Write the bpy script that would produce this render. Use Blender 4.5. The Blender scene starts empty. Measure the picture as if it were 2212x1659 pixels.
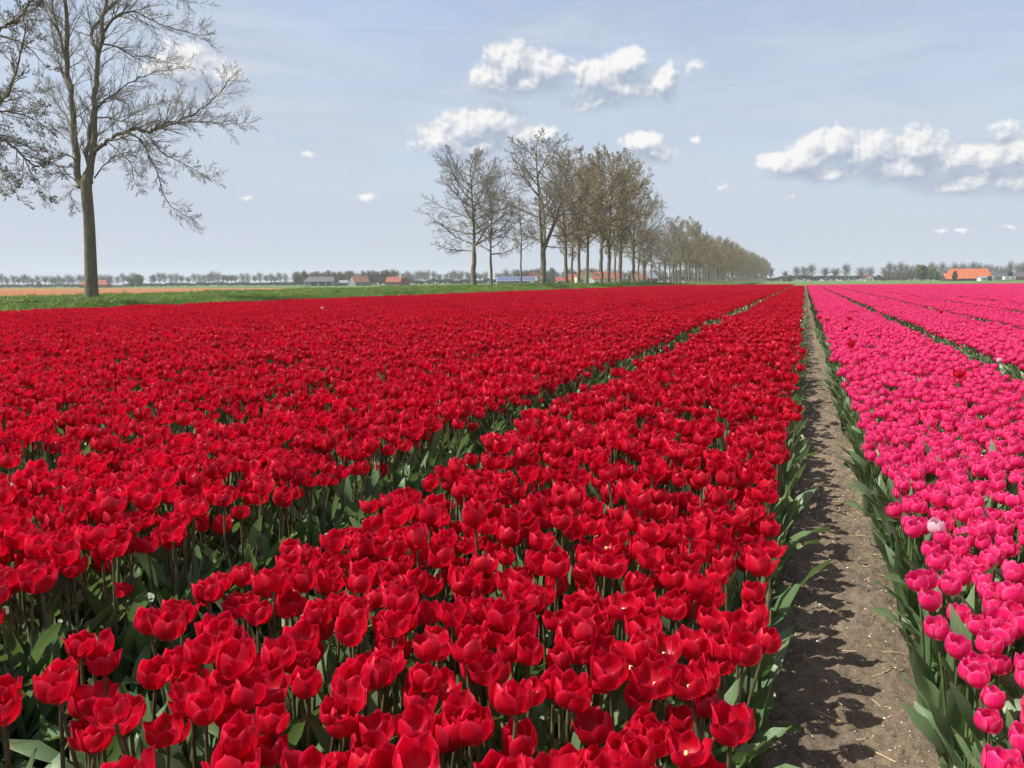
import bpy, math, random
import numpy as np
from mathutils import Vector, Matrix, Euler

R = math.radians
scene = bpy.context.scene
COL = scene.collection

# ------------------------------------------------------------------ camera
CAM_H, YAW, PITCH, ROLL, F = 1.15, R(20.77), R(7.54), R(0.45), 768.0
HEAD = (-math.sin(YAW), math.cos(YAW))
RIGHT = (math.cos(YAW), math.sin(YAW))
cd = bpy.data.cameras.new('camera')
cd.sensor_width, cd.lens, cd.clip_start, cd.clip_end = 36.0, 27.0, 0.05, 9000.0
cam = bpy.data.objects.new('camera', cd)
COL.objects.link(cam)
cam.location = (0, 0, CAM_H)
cam.rotation_euler = (Euler((R(90) - PITCH, 0, YAW)).to_matrix() @ Matrix.Rotation(-ROLL, 3, 'Z')).to_euler()
scene.camera = cam

# ------------------------------------------------------------------ light
SUN_EL = R(56)
SUN_DIR = (-0.88, -0.47)                       # towards the sun, horizontally
n_ = math.hypot(*SUN_DIR)
SUN_DIR = (SUN_DIR[0] / n_, SUN_DIR[1] / n_)
SUN_STRENGTH, SKY_STRENGTH, EXPOSURE = 4.6, 0.14, 0.58
sd = bpy.data.lights.new('sun', 'SUN')
sd.energy, sd.angle, sd.color = SUN_STRENGTH, R(0.55), (1.0, 0.95, 0.87)
sun = bpy.data.objects.new('sun', sd)
COL.objects.link(sun)
sv = Vector((SUN_DIR[0] * math.cos(SUN_EL), SUN_DIR[1] * math.cos(SUN_EL), math.sin(SUN_EL)))
sun.rotation_euler = sv.to_track_quat('Z', 'Y').to_euler()
sun.location = (-30, -20, 40)
vs = scene.view_settings
vs.view_transform, vs.look, vs.exposure, vs.gamma, vs.use_curve_mapping = 'Standard', 'None', EXPOSURE, 1.0, False
scene.cycles.max_bounces = 6
scene.cycles.diffuse_bounces = 3
scene.cycles.transmission_bounces = 4
scene.cycles.transparent_max_bounces = 8
scene.cycles.volume_bounces = 1
scene.cycles.caustics_reflective = False
scene.cycles.caustics_refractive = False


class NT:
    """Tiny helper for node trees: N('ShaderNodeX', {...}, input=value or socket)."""
    def __init__(self, tree):
        self.t = tree

    def n(self, typ, props=None, **ins):
        nd = self.t.nodes.new(typ)
        for k, v in (props or {}).items():
            setattr(nd, k, v)
        for k, v in ins.items():
            key = int(k[1:]) if k[0] == 'i' and k[1:].isdigit() else k.replace('_', ' ')
            self.set(nd.inputs[key], v)
        return nd

    def set(self, sock, v):
        if isinstance(v, bpy.types.NodeSocket):
            self.t.links.new(v, sock)
        elif isinstance(v, bpy.types.Node):
            self.t.links.new(v.outputs[0], sock)
        else:
            if sock.type == 'RGBA' and len(v) == 3:
                v = (*v, 1)
            sock.default_value = v

    def math(self, op, a, b=0.0, c=0.0, clamp=False):
        return self.n('ShaderNodeMath', {'operation': op, 'use_clamp': clamp}, i0=a, i1=b, i2=c).outputs[0]

    def vec(self, op, a, b=(0, 0, 0), c=None):
        nd = self.n('ShaderNodeVectorMath', {'operation': op}, i0=a, i1=b)
        if c is not None:
            self.set(nd.inputs[2], c)
        return nd

    def mix(self, fac, a, b, blend='MIX'):
        nd = self.t.nodes.new('ShaderNodeMix')
        nd.data_type, nd.blend_type = 'RGBA', blend
        self.set(nd.inputs[0], fac)
        self.set(nd.inputs[6], a)
        self.set(nd.inputs[7], b)
        return nd.outputs[2]

    def smooth(self, x, lo, hi):
        nd = self.n('ShaderNodeMapRange', {'interpolation_type': 'SMOOTHSTEP'})
        self.set(nd.inputs[0], x)
        nd.inputs[1].default_value, nd.inputs[2].default_value = lo, hi
        return nd.outputs[0]

    def noise(self, vec, scale, detail=4.0, rough=0.55, distort=0.0):
        nd = self.n('ShaderNodeTexNoise', None, Scale=scale, Detail=detail, Roughness=rough, Distortion=distort)
        if vec is not None:
            self.set(nd.inputs['Vector'], vec)
        return nd


# ------------------------------------------------------------------ sky
def px_to_azel(dx, dy):
    """A direction seen in the photograph (2212-wide view) as azimuth right of the camera heading and elevation, degrees."""
    x = (dx * 1024 / 2212 - 512) / F
    y = (384 - dy * 1024 / 2212) / F
    x, y = x + ROLL * y, y - ROLL * x
    up = y * math.cos(PITCH) - math.sin(PITCH)
    fw = math.cos(PITCH) + y * math.sin(PITCH)
    return math.degrees(math.atan2(x, fw)), math.degrees(math.atan2(up, math.hypot(x, fw)))


world = bpy.data.worlds.new('World')
scene.world = world
world.use_nodes = True
wt = NT(world.node_tree)
wt.t.nodes.clear()
sky = wt.n('ShaderNodeTexSky', {'sky_type': 'NISHITA', 'sun_disc': False, 'sun_elevation': SUN_EL,
                                'sun_rotation': math.atan2(SUN_DIR[0], SUN_DIR[1]), 'altitude': 0.0,
                                'air_density': 1.0, 'dust_density': 2.2, 'ozone_density': 1.3})
geo = wt.n('ShaderNodeTexCoord')
sep = wt.n('ShaderNodeSeparateXYZ', None, Vector=geo.outputs['Generated'])
dxs, dys, dzs = sep.outputs
# azimuth around the camera heading, elevation (degrees)
a_r = wt.math('ADD', wt.math('MULTIPLY', dxs, RIGHT[0]), wt.math('MULTIPLY', dys, RIGHT[1]))
a_f = wt.math('ADD', wt.math('MULTIPLY', dxs, HEAD[0]), wt.math('MULTIPLY', dys, HEAD[1]))
az = wt.math('MULTIPLY', wt.math('ARCTAN2', a_r, a_f), 180 / math.pi)
el = wt.math('MULTIPLY', wt.math('ARCSINE', dzs), 180 / math.pi)
P2 = wt.n('ShaderNodeCombineXYZ', None, X=az, Y=el).outputs[0]

# cumulus: (x, y, half-width, half-height) in the photograph, weight
CL = [
    (1672, 355, 50, 26, 1), (1745, 345, 60, 42, 1), (1805, 318, 66, 48, 1), (1880, 332, 80, 54, 1), (1985, 318, 62, 50, 1),
    (1950, 360, 110, 40, 1), (2060, 345, 75, 40, 1), (2140, 345, 60, 38, 1), (2200, 330, 70, 50, 1), (2290, 340, 90, 60, 1),
    (2100, 392, 150, 28, 1), (2240, 395, 130, 34, 1), (1790, 372, 110, 20, 1),
    (1105, 140, 60, 52, 1), (1070, 170, 62, 34, 1), (1170, 150, 62, 44, 1), (1140, 185, 90, 30, 1), (1290, 165, 80, 46, 1),
    (1355, 140, 42, 36, 1), (1340, 190, 95, 36, 1), (1437, 182, 36, 44, 1), (1290, 222, 75, 20, .9), (1500, 142, 50, 24, .8),
    (945, 302, 60, 40, 1), (1000, 275, 70, 44, 1), (1060, 268, 70, 44, 1), (1110, 295, 66, 36, 1), (1170, 288, 40, 26, .9), (1020, 315, 110, 28, 1),
    (1390, 305, 44, 26, 1), (1410, 335, 62, 22, .9), (1504, 304, 18, 18, .9),
    (415, 145, 78, 58, 1), (365, 150, 60, 44, .9), (490, 160, 46, 34, .95), (470, 195, 80, 26, .9),
    (660, 331, 36, 11, .95), (788, 425, 42, 15, .95), (1560, 401, 26, 13, .95), (1702, 422, 28, 9, .85), (530, 422, 18, 9, .8),
    (2035, 497, 28, 10, .85), (2092, 499, 24, 8, .85), (2180, 490, 34, 7, .85), (2170, 268, 60, 16, .75),
]
blobs = []
for (x, y, w, h, k) in CL:
    a, e = px_to_azel(x, y)
    a1, _ = px_to_azel(x + w, y)
    _, e1 = px_to_azel(x, y - h)
    if k < .85 or h < 19:
        blobs.append((a, e, (a1 - a) * 1.7, (e1 - e) * 1.8, .40))
    else:
        blobs.append((a, e, a1 - a, e1 - e, k))
rw = random.Random(5)
for a in list(range(52, 180, 17)) + list(range(-176, -50, 17)):       # the same kind of sky all the way round
    e, w = rw.uniform(9, 22), rw.uniform(3, 6)
    blobs.append((a + rw.uniform(-5, 5), e, w, w * .42, .95))
    blobs.append((a + rw.uniform(-5, 5) + w * .7, e - .5, w * .7, w * .3, .95))


def cloud_field():
    g = bpy.data.node_groups.new('cloud_field', 'ShaderNodeTree')
    g.interface.new_socket('P', in_out='INPUT', socket_type='NodeSocketVector')
    g.interface.new_socket('F', in_out='OUTPUT', socket_type='NodeSocketFloat')
    t = NT(g)
    gi, go = t.n('NodeGroupInput'), t.n('NodeGroupOutput')
    p = gi.outputs[0]
    w = t.noise(p, .42, 4, .6)
    wv = t.vec('SUBTRACT', w.outputs['Color'], (.5, .5, .5))
    q = t.vec('MULTIPLY_ADD', wv, (2.2, 1.3, 0), p)
    m = None
    for (a, e, ra, re, k) in blobs:
        ra, re = ra * 1.16, re * 1.16
        v = t.vec('MULTIPLY_ADD', q, (1 / ra, 1 / re, 0), (-a / ra, -e / re, 0))
        l = t.n('ShaderNodeVectorMath', {'operation': 'LENGTH'}, i0=v)
        d = l.outputs[1]
        if k != 1:
            d = t.math('ADD', d, 1 - k)
        m = d if m is None else t.math('SMOOTH_MIN', m, d, .42)
    t.set(go.inputs[0], m)
    return g


cf = cloud_field()


def field(p):
    nd = wt.n('ShaderNodeGroup', {'node_tree': cf})
    wt.set(nd.inputs[0], p)
    return nd.outputs[0]


def shifted(dx, dy):
    return wt.vec('ADD', P2, (dx, dy, 0)).outputs[0]


def billow(p):
    return wt.math('ADD', wt.noise(p, .85, 7, .58, .35).outputs[0], wt.math('MULTIPLY', wt.noise(p, 2.3, 5, .6, .3).outputs[0], .35))


m0, m1 = field(P2), field(shifted(-.45, 1.0))
b0, b1 = billow(P2), billow(shifted(-.22, .34))
up = wt.math('SUBTRACT', m1, m0)                       # > 0 on the upper left side of a cloud, < 0 underneath
f0 = wt.math('MULTIPLY_ADD', wt.math('SUBTRACT', b0, .675), .85, wt.math('SUBTRACT', 1.02, m0))
soft = wt.smooth(up, .35, -.35)                         # ragged, softer bases
dens = wt.n('ShaderNodeMapRange', {'interpolation_type': 'SMOOTHSTEP'}, i0=f0, i1=wt.math('MULTIPLY', soft, -.22), i2=wt.math('MULTIPLY_ADD', soft, .45, .40)).outputs[0]
relief = wt.math('MULTIPLY', wt.math('SUBTRACT', b0, b1), 1.55)
lit = wt.smooth(wt.math('ADD', up, relief), -.54, 1.02)
# thin high veil: streaks
stretch = wt.vec('MULTIPLY', P2, (.030, .16, 1)).outputs[0]
rot = wt.n('ShaderNodeVectorRotate', {'rotation_type': 'Z_AXIS'}, Vector=stretch, Angle=.22).outputs[0]
veil = wt.noise(rot, 1.5, 6, .6, .6).outputs[0]
veil2 = wt.noise(P2, .045, 3, .5).outputs[0]
veilf = wt.math('MULTIPLY_ADD', wt.smooth(veil, .32, .70), .26, wt.math('MULTIPLY_ADD', wt.smooth(veil2, .35, .7), .14, .42))
hz = wt.smooth(el, 26.0, 0.0)
veilf = wt.math('ADD', veilf, wt.math('MULTIPLY', hz, .42), 0, True)
K = 1 / SKY_STRENGTH / 2 ** EXPOSURE
streaks = wt.smooth(wt.noise(wt.vec('ADD', rot, (3.1, 7.7, 0)).outputs[0], 2.3, 6, .62, .8).outputs[0], .36, .66)
vcol = wt.mix(streaks, tuple(c * K for c in (.465, .545, .69)), tuple(c * K for c in (.60, .66, .765)))
vcol = wt.mix(hz, vcol, tuple(c * K for c in (.60, .665, .765)))
col = wt.mix(veilf, sky.outputs[0], vcol)
ccol = wt.mix(wt.smooth(lit, 0.0, .55), tuple(c * K for c in (.38, .45, .58)), tuple(c * K for c in (.66, .69, .75)))
ccol = wt.mix(wt.smooth(lit, .42, .98), ccol, tuple(c * K for c in (.96, .95, .94)))
cfade = wt.math('MULTIPLY', dens, wt.math('MULTIPLY_ADD', lit, .14, .84))
col = wt.mix(cfade, col, ccol)
bg = wt.n('ShaderNodeBackground', None, Color=col, Strength=SKY_STRENGTH)
wo = wt.n('ShaderNodeOutputWorld', None, Surface=bg.outputs[0])
world.cycles.sampling_method = 'MANUAL'
world.cycles.sample_map_resolution = 512


# ------------------------------------------------------------------ helpers
def tag(o, label=None, cat=None, group=None, kind=None):
    if label: o['label'] = label
    if cat: o['category'] = cat
    if group: o['group'] = group
    if kind: o['kind'] = kind
    return o


def make_mesh(name, V, Fc, mat=None, smooth=False, attrs=None):
    """V: n x 3, Fc: list of faces or m x 4 array (quads)."""
    me = bpy.data.meshes.new(name)
    V = np.asarray(V, dtype=np.float32).reshape(-1, 3)
    if isinstance(Fc, np.ndarray):
        k = Fc.shape[1]
        me.vertices.add(len(V)); me.vertices.foreach_set('co', V.ravel())
        me.loops.add(Fc.size); me.loops.foreach_set('vertex_index', Fc.astype(np.int32).ravel())
        me.polygons.add(len(Fc)); me.polygons.foreach_set('loop_start', np.arange(0, Fc.size, k, dtype=np.int32))
        me.update(calc_edges=True)
    else:
        me.from_pydata(V.tolist(), [], Fc)
    for nm, typ, arr in attrs or []:
        a = me.attributes.new(nm, typ, 'POINT')
        arr = np.asarray(arr)
        if typ == 'FLOAT_COLOR':
            a.data.foreach_set('color', arr.astype(np.float32).ravel())
        elif typ == 'FLOAT_VECTOR':
            a.data.foreach_set('vector', arr.astype(np.float32).ravel())
        elif typ == 'INT':
            a.data.foreach_set('value', arr.astype(np.int32).ravel())
        else:
            a.data.foreach_set('value', arr.astype(np.float32).ravel())
    if mat is not None:
        for m in (mat if isinstance(mat, (list, tuple)) else [mat]):
            me.materials.append(m)
    if smooth:
        me.polygons.foreach_set('use_smooth', np.ones(len(me.polygons), dtype=bool))
    me.validate()
    return me


def obj(name, me, parent=None):
    o = bpy.data.objects.new(name, me)
    COL.objects.link(o)
    if parent is not None:
        o.parent = parent
    return o


def empty(name, loc, rz=0.0):
    o = bpy.data.objects.new(name, None)
    o.empty_display_size = .1
    COL.objects.link(o)
    o.location, o.rotation_euler = loc, (0, 0, rz)
    return o


def grid_faces(nx, ny, off=0):
    i, j = np.meshgrid(np.arange(nx - 1), np.arange(ny - 1), indexing='ij')
    a = (i * ny + j).ravel() + off
    return np.stack([a, a + ny, a + ny + 1, a + 1], 1)


def vnoise(x, y, seed=0):
    """Value noise on arrays, 0..1."""
    xi, yi = np.floor(x).astype(np.int64), np.floor(y).astype(np.int64)
    fx, fy = x - xi, y - yi
    fx, fy = fx * fx * (3 - 2 * fx), fy * fy * (3 - 2 * fy)

    def h(a, b):
        n = (a * 374761393 + b * 668265263 + seed * 974634777) & 0x7fffffff
        n = ((n ^ (n >> 13)) * 1274126177) & 0x7fffffff
        n = n ^ (n >> 16)
        return (n & 0xffff) / 65535.0
    return ((h(xi, yi) * (1 - fx) + h(xi + 1, yi) * fx) * (1 - fy) +
            (h(xi, yi + 1) * (1 - fx) + h(xi + 1, yi + 1) * fx) * fy)


def fbm(x, y, oct=4, seed=0, gain=.5):
    s, a, tot = 0, 1.0, 0
    for k in range(oct):
        s = s + a * vnoise(x * 2 ** k, y * 2 ** k, seed + k)
        tot += a
        a *= gain
    return s / tot


def depth_of(X, Y):
    return X * HEAD[0] + Y * HEAD[1]


def project(X, Y, Z):
    d = X * HEAD[0] + Y * HEAD[1]
    r = X * RIGHT[0] + Y * RIGHT[1]
    z = Z - CAM_H
    cz = d * math.cos(PITCH) - z * math.sin(PITCH)
    cy = d * math.sin(PITCH) + z * math.cos(PITCH)
    return 512 + F * (r - ROLL * cy) / cz, 384 - F * (cy + ROLL * r) / cz, cz


def at_px(dx, D):
    """Ground position at depth D along the camera heading for column dx of the 2212-wide view."""
    r = (dx * 1024 / 2212 - 512) / F * D
    return D * HEAD[0] + r * RIGHT[0], D * HEAD[1] + r * RIGHT[1]


# ------------------------------------------------------------------ materials
def material(name):
    m = bpy.data.materials.new(name)
    m.use_nodes = True
    m.node_tree.nodes.clear()
    t = NT(m.node_tree)
    out = t.n('ShaderNodeOutputMaterial')
    return m, t, out


def coords(t, which='Object'):
    return t.n('ShaderNodeTexCoord').outputs[which]


def world_pos(t):
    return t.n('ShaderNodeNewGeometry').outputs['Position']


def simple(name, c, rough=.7, var=.12, scale=3.0, bump=0.0, spec=.3, bscale=None, metallic=0.0):
    m, t, out = material(name)
    p = world_pos(t)
    n = t.noise(p, scale, 5, .6)
    lo = tuple(v * (1 - var * 2) for v in c)
    hi = tuple(min(1, v * (1 + var * 2)) for v in c)
    colr = t.mix(t.smooth(n.outputs[0], .25, .75), lo, hi)
    b = t.n('ShaderNodeBsdfPrincipled', None, Roughness=rough, Metallic=metallic)
    b.inputs['Specular IOR Level'].default_value = spec
    t.set(b.inputs['Base Color'], colr)
    if bump:
        nb = t.noise(p, bscale or scale * 4, 5, .65)
        bp = t.n('ShaderNodeBump', None, Strength=bump, Height=nb.outputs[0])
        bp.inputs['Distance'].default_value = .05
        t.set(b.inputs['Normal'], bp.outputs[0])
    t.set(out.inputs[0], b.outputs[0])
    return m


def petal_material(name, base, mid, edge, foot, trans, tone_amt=.3, foot_v=.12, edge_pow=3.0, hl=.35):
    """attribute 'pet': r = along the petal, g = across (0 middle, 1 edge), b = tone of this bloom."""
    m, t, out = material(name)
    at = t.n('ShaderNodeAttribute', {'attribute_name': 'pet'})
    s = t.n('ShaderNodeSeparateColor', None, Color=at.outputs['Color'])
    v, u, tone = s.outputs
    rnd = t.n('ShaderNodeObjectInfo').outputs['Random']
    tn = t.math('MULTIPLY_ADD', rnd, .5, t.math('MULTIPLY', tone, .5))
    c = t.mix(tn, base, mid)
    e = t.math('MAXIMUM', t.math('POWER', u, edge_pow), t.smooth(v, .80, 1.02))
    veins = t.noise(t.n('ShaderNodeCombineXYZ', None, X=t.math('MULTIPLY', u, 9.0), Y=t.math('MULTIPLY', v, 1.2), Z=t.math('MULTIPLY', tn, 40)).outputs[0], 1.6, 3, .6).outputs[0]
    c = t.mix(t.math('MULTIPLY', e, .85, 0, True), c, edge)
    c = t.mix(t.math('MULTIPLY', t.smooth(veins, .45, .78), .32), c, edge)
    c = t.mix(t.math('MULTIPLY', t.smooth(veins, .48, .22), .45), c, tuple(k * .55 for k in base))
    c = t.mix(t.math('MULTIPLY', t.smooth(v, foot_v, 0.0), .9), c, foot)
    b = t.n('ShaderNodeBsdfPrincipled', None, Roughness=.42)
    b.inputs['Specular IOR Level'].default_value = hl
    t.set(b.inputs['Base Color'], c)
    b.inputs['Sheen Weight'].default_value = .12
    b.inputs['Sheen Tint'].default_value = (*edge, 1)
    wv = t.n('ShaderNodeBump', None, Strength=.25, Height=veins)
    wv.inputs['Distance'].default_value = .002
    t.set(b.inputs['Normal'], wv.outputs[0])
    tr = t.n('ShaderNodeBsdfTranslucent', None, Color=c)
    mx = t.n('ShaderNodeMixShader', None, Fac=trans)
    t.set(mx.inputs[1], b.outputs[0]); t.set(mx.inputs[2], tr.outputs[0])
    t.set(out.inputs[0], mx.outputs[0])
    return m


M_RED = petal_material('red_petal', (.43, .0009, .011), (.64, .0020, .019), (.86, .024, .085), (.40, .003, .016), .47)
M_PINK = petal_material('pink_petal', (.84, .009, .150), (.92, .018, .215), (.97, .19, .40), (.92, .50, .56), .50, foot_v=.20, edge_pow=3.0)
M_ORANGE = petal_material('orange_petal', (.80, .36, .17), (.86, .50, .28), (.90, .58, .34), (.85, .5, .2), .35)
M_PALE = petal_material('pale_petal', (.80, .42, .50), (.85, .55, .62), (.88, .75, .76), (.8, .8, .6), .40)


def leaf_material(name, c1, c2, trans=.28, rough=.38):
    m, t, out = material(name)
    at = t.n('ShaderNodeAttribute', {'attribute_name': 'pet'})
    s = t.n('ShaderNodeSeparateColor', None, Color=at.outputs['Color'])
    v, u, tone = s.outputs
    rnd = t.n('ShaderNodeObjectInfo').outputs['Random']
    tn = t.math('MULTIPLY_ADD', rnd, .5, t.math('MULTIPLY', tone, .5))
    st = t.noise(t.n('ShaderNodeCombineXYZ', None, X=t.math('MULTIPLY', u, 14.0), Y=t.math('MULTIPLY', v, 1.4), Z=t.math('MULTIPLY', tn, 30)).outputs[0], 1.3, 3, .6).outputs[0]
    c = t.mix(tn, c1, c2)
    c = t.mix(t.math('MULTIPLY', t.smooth(st, .35, .8), .3), c, tuple(min(1, k * 1.7 + .01) for k in c2))
    c = t.mix(t.math('MULTIPLY', t.smooth(v, .90, 1.03), .5), c, (.26, .24, .07))
    b = t.n('ShaderNodeBsdfPrincipled', None, Roughness=rough)
    b.inputs['Specular IOR Level'].default_value = .4
    t.set(b.inputs['Base Color'], c)
    bp = t.n('ShaderNodeBump', None, Strength=.3, Height=st)
    bp.inputs['Distance'].default_value = .003
    t.set(b.inputs['Normal'], bp.outputs[0])
    tr = t.n('ShaderNodeBsdfTranslucent', None, Color=t.mix(.5, c, (.16, .26, .03)))
    mx = t.n('ShaderNodeMixShader', None, Fac=trans)
    t.set(mx.inputs[1], b.outputs[0]); t.set(mx.inputs[2], tr.outputs[0])
    t.set(out.inputs[0], mx.outputs[0])
    return m


M_LEAF = leaf_material('tulip_leaf', (.095, .170, .072), (.165, .245, .120), .34, .32)
M_STEM_R = simple('red_tulip_stem', (.110, .095, .048), .5, .25, 30)
M_STEM_G = simple('pink_tulip_stem', (.10, .15, .05), .5, .2, 30)
M_PISTIL = simple('tulip_pistil', (.62, .55, .25), .6, .1, 200)


def soil_material(name, fine=True):
    m, t, out = material(name)
    p = world_pos(t)
    n1 = t.noise(p, 3.0, 6, .65).outputs[0]
    n2 = t.noise(p, 38.0, 6, .7).outputs[0]
    n3 = t.noise(p, 210.0, 4, .7).outputs[0]
    c = t.mix(t.smooth(n1, .3, .7), (.170, .130, .090), (.285, .225, .155))
    n4 = t.noise(p, 8.5, 5, .6, .6).outputs[0]
    c = t.mix(t.math('MULTIPLY', t.smooth(n4, .52, .66), .55), c, (.075, .058, .042))
    c = t.mix(t.smooth(n2, .34, .66), t.mix(.6, c, (.085, .064, .045)), c)
    c = t.mix(t.math('MULTIPLY', t.smooth(n3, .45, .72), .5), c, (.38, .31, .22))
    b = t.n('ShaderNodeBsdfPrincipled', None, Roughness=.92)
    b.inputs['Specular IOR Level'].default_value = .15
    t.set(b.inputs['Base Color'], c)
    h = t.math('ADD', t.math('MULTIPLY', n2, 1.0), t.math('MULTIPLY', n3, .45))
    bp = t.n('ShaderNodeBump', None, Strength=.9, Height=h)
    bp.inputs['Distance'].default_value = .02
    t.set(b.inputs['Normal'], bp.outputs[0])
    t.set(out.inputs[0], b.outputs[0])
    return m


M_SOIL = soil_material('field_soil')
M_FLECK = simple('shell_flecks', (.74, .70, .60), .6, .2, 60)
M_STRAW = simple('dry_straw', (.40, .31, .17), .7, .25, 20)
M_CLOD = soil_material('soil_clods')


def field_material():
    m, t, out = material('far_fields')
    p = world_pos(t)
    a = t.vec('MULTIPLY', p, (.010, .010, 0)).outputs[0]
    n = t.noise(a, 1.0, 3, .5).outputs[0]
    s = t.vec('MULTIPLY', p, (.25, .02, 0)).outputs[0]
    n2 = t.noise(s, 1.0, 6, .7).outputs[0]
    c = t.mix(t.smooth(n, .35, .65), (.085, .135, .045), (.115, .175, .055))
    c = t.mix(t.math('MULTIPLY', t.smooth(n2, .4, .75), .5), c, (.16, .19, .075))
    b = t.n('ShaderNodeBsdfPrincipled', None, Roughness=.9)
    b.inputs['Specular IOR Level'].default_value = .1
    t.set(b.inputs['Base Color'], c)
    bp = t.n('ShaderNodeBump', None, Strength=.6, Height=t.noise(p, 2.5, 5, .7).outputs[0])
    t.set(b.inputs['Normal'], bp.outputs[0])
    t.set(out.inputs[0], b.outputs[0])
    return m


M_FIELD = field_material()
M_VERGE = simple('verge_turf', (.078, .130, .036), .95, .28, .9, .7, .1, 7.0)
M_ROAD = simple('road_asphalt', (.17, .17, .17), .85, .08, 2.0, .2, .2)


def blade_material(name, c1, c2):
    m, t, out = material(name)
    rnd = t.n('ShaderNodeObjectInfo').outputs['Random']
    p = world_pos(t)
    n = t.noise(p, .35, 4, .6).outputs[0]
    c = t.mix(t.math('MULTIPLY_ADD', rnd, .45, t.math('MULTIPLY', t.smooth(n, .35, .65), .55)), c1, c2)
    d = t.n('ShaderNodeBsdfPrincipled', None, Roughness=.5)
    d.inputs['Specular IOR Level'].default_value = .25
    t.set(d.inputs['Base Color'], c)
    tr = t.n('ShaderNodeBsdfTranslucent', None, Color=c)
    mx = t.n('ShaderNodeMixShader', None, Fac=.35)
    t.set(mx.inputs[1], d.outputs[0]); t.set(mx.inputs[2], tr.outputs[0])
    t.set(out.inputs[0], mx.outputs[0])
    return m


M_BLADE = blade_material('grass_blades', (.085, .165, .030), (.185, .275, .062))
M_HERB = blade_material('verge_herbs', (.110, .190, .040), (.230, .310, .080))
M_DANDELION = simple('dandelion_yellow', (.75, .55, .03), .6, .1, 5)
M_DRYGRASS = blade_material('dry_grass', (.30, .25, .13), (.42, .36, .20))


def bark_material(name, c1, c2):
    m, t, out = material(name)
    p = coords(t)
    a = t.vec('MULTIPLY', p, (9, 9, 1.6)).outputs[0]
    n = t.noise(a, 1.6, 7, .7, .4).outputs[0]
    n2 = t.noise(p, .9, 4, .6).outputs[0]
    c = t.mix(t.smooth(n, .3, .68), c1, c2)
    c = t.mix(t.math('MULTIPLY', t.smooth(n2, .5, .72), .45), c, (.115, .125, .060))
    b = t.n('ShaderNodeBsdfPrincipled', None, Roughness=.9)
    b.inputs['Specular IOR Level'].default_value = .15
    t.set(b.inputs['Base Color'], c)
    bp = t.n('ShaderNodeBump', None, Strength=.9, Height=n)
    bp.inputs['Distance'].default_value = .05
    t.set(b.inputs['Normal'], bp.outputs[0])
    t.set(out.inputs[0], b.outputs[0])
    return m


M_BARK = bark_material('ash_bark', (.120, .102, .072), (.270, .235, .175))
M_TWIG = simple('ash_twigs', (.24, .215, .170), .85, .2, 2.0)
M_TWIG_OLIVE = simple('budding_twigs', (.260, .215, .125), .85, .2, 2.0)
M_BUD = simple('dark_buds', (.075, .060, .035), .8, .25, 4.0)
M_FARTWIG = simple('far_twigs', (.135, .120, .095), .9, .15, .5)
M_FARGREEN = simple('far_green_crown', (.085, .110, .040), .9, .3, .6)
M_FARDARK = simple('far_dark_crown', (.040, .050, .028), .9, .3, .6)
M_HEDGE = simple('far_hedge', (.060, .068, .042), .9, .3, .25)

# ------------------------------------------------------------------ ground
GZ = -0.45
ang = np.linspace(0, 2 * np.pi, 97)[:-1]
rr = [0, 60, 150, 400, 900, 1500]
V = [(0, 0, GZ)]
Fl = []
for k, r_ in enumerate(rr[1:]):
    V += [(r_ * math.cos(a) * 1.0, 300 + r_ * math.sin(a), GZ) for a in ang]
N = len(ang)
for i in range(N):
    Fl.append((0, 1 + i, 1 + (i + 1) % N))
    for k in range(len(rr) - 2):
        a0, a1 = 1 + k * N, 1 + (k + 1) * N
        Fl.append((a0 + i, a1 + i, a1 + (i + 1) % N, a0 + (i + 1) % N))
V[0] = (0, 300, GZ)
tag(obj('ground', make_mesh('ground', V, Fl, M_FIELD)), 'flat green farmland stretching away to the horizon', kind='structure')

FX0, FX1, FY0, FY1 = -20.95, 46.0, -6.0, 136.5
b_ = .9
V = [(FX0, FY0, 0), (FX1, FY0, 0), (FX1, FY1, 0), (FX0, FY1, 0),
     (FX0 - b_, FY0 - b_, GZ - .05), (FX1 + b_, FY0 - b_, GZ - .05), (FX1 + b_, FY1 + b_, GZ - .05), (FX0 - b_, FY1 + b_, GZ - .05)]
Fl = [(0, 1, 2, 3), (0, 4, 5, 1), (1, 5, 6, 2), (2, 6, 7, 3), (3, 7, 4, 0)]
tag(obj('field_soil', make_mesh('field_soil', V, Fl, M_SOIL)), 'dark soil of the tulip field under the beds', kind='structure')

# the trodden path between the red and the pink bed
PX0, PX1 = -.42, .80


def path_height(x, y):
    h = .042 * (fbm(x * 7, y * 5, 3, 3) - .3) + .024 * (fbm(x * 24, y * 20, 3, 9) - .4) + .014 * (vnoise(x * 75, y * 75, 21) - .5)
    rut = .012 * np.sin(y * 9 + 2 * fbm(x * 3, y * 3, 2, 5))
    e = np.clip(np.minimum(x - PX0, PX1 - x) / .10, 0, 1)
    return .012 + np.maximum(h + rut * .5 + .012, 0) * e


xs = np.linspace(PX0, PX1, 125)
ys = [.3]
while ys[-1] < 14:
    ys.append(ys[-1] + .0075 + .0030 * ys[-1])
ys = np.array(ys + list(np.linspace(14.3, FY1, 140)))
X, Y = np.meshgrid(xs, ys, indexing='ij')
Z = path_height(X, Y)
tag(obj('soil_path', make_mesh('soil_path', np.stack([X, Y, Z], -1), grid_faces(len(xs), len(ys)), M_SOIL, True)),
    'trodden bare soil path between the red and the pink tulips', kind='structure')


def verge_p(x):
    return np.interp(x, [-57.5, -55, -52.5, -49, -45.6, -44.6, -39.4, -38, -31, -27, -23.5, -21.4, -20.8], [-1.2, -.9, .2, 1, .95, .9, .9, 1, 1.05, .75, .25, .02, -.08])


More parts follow.
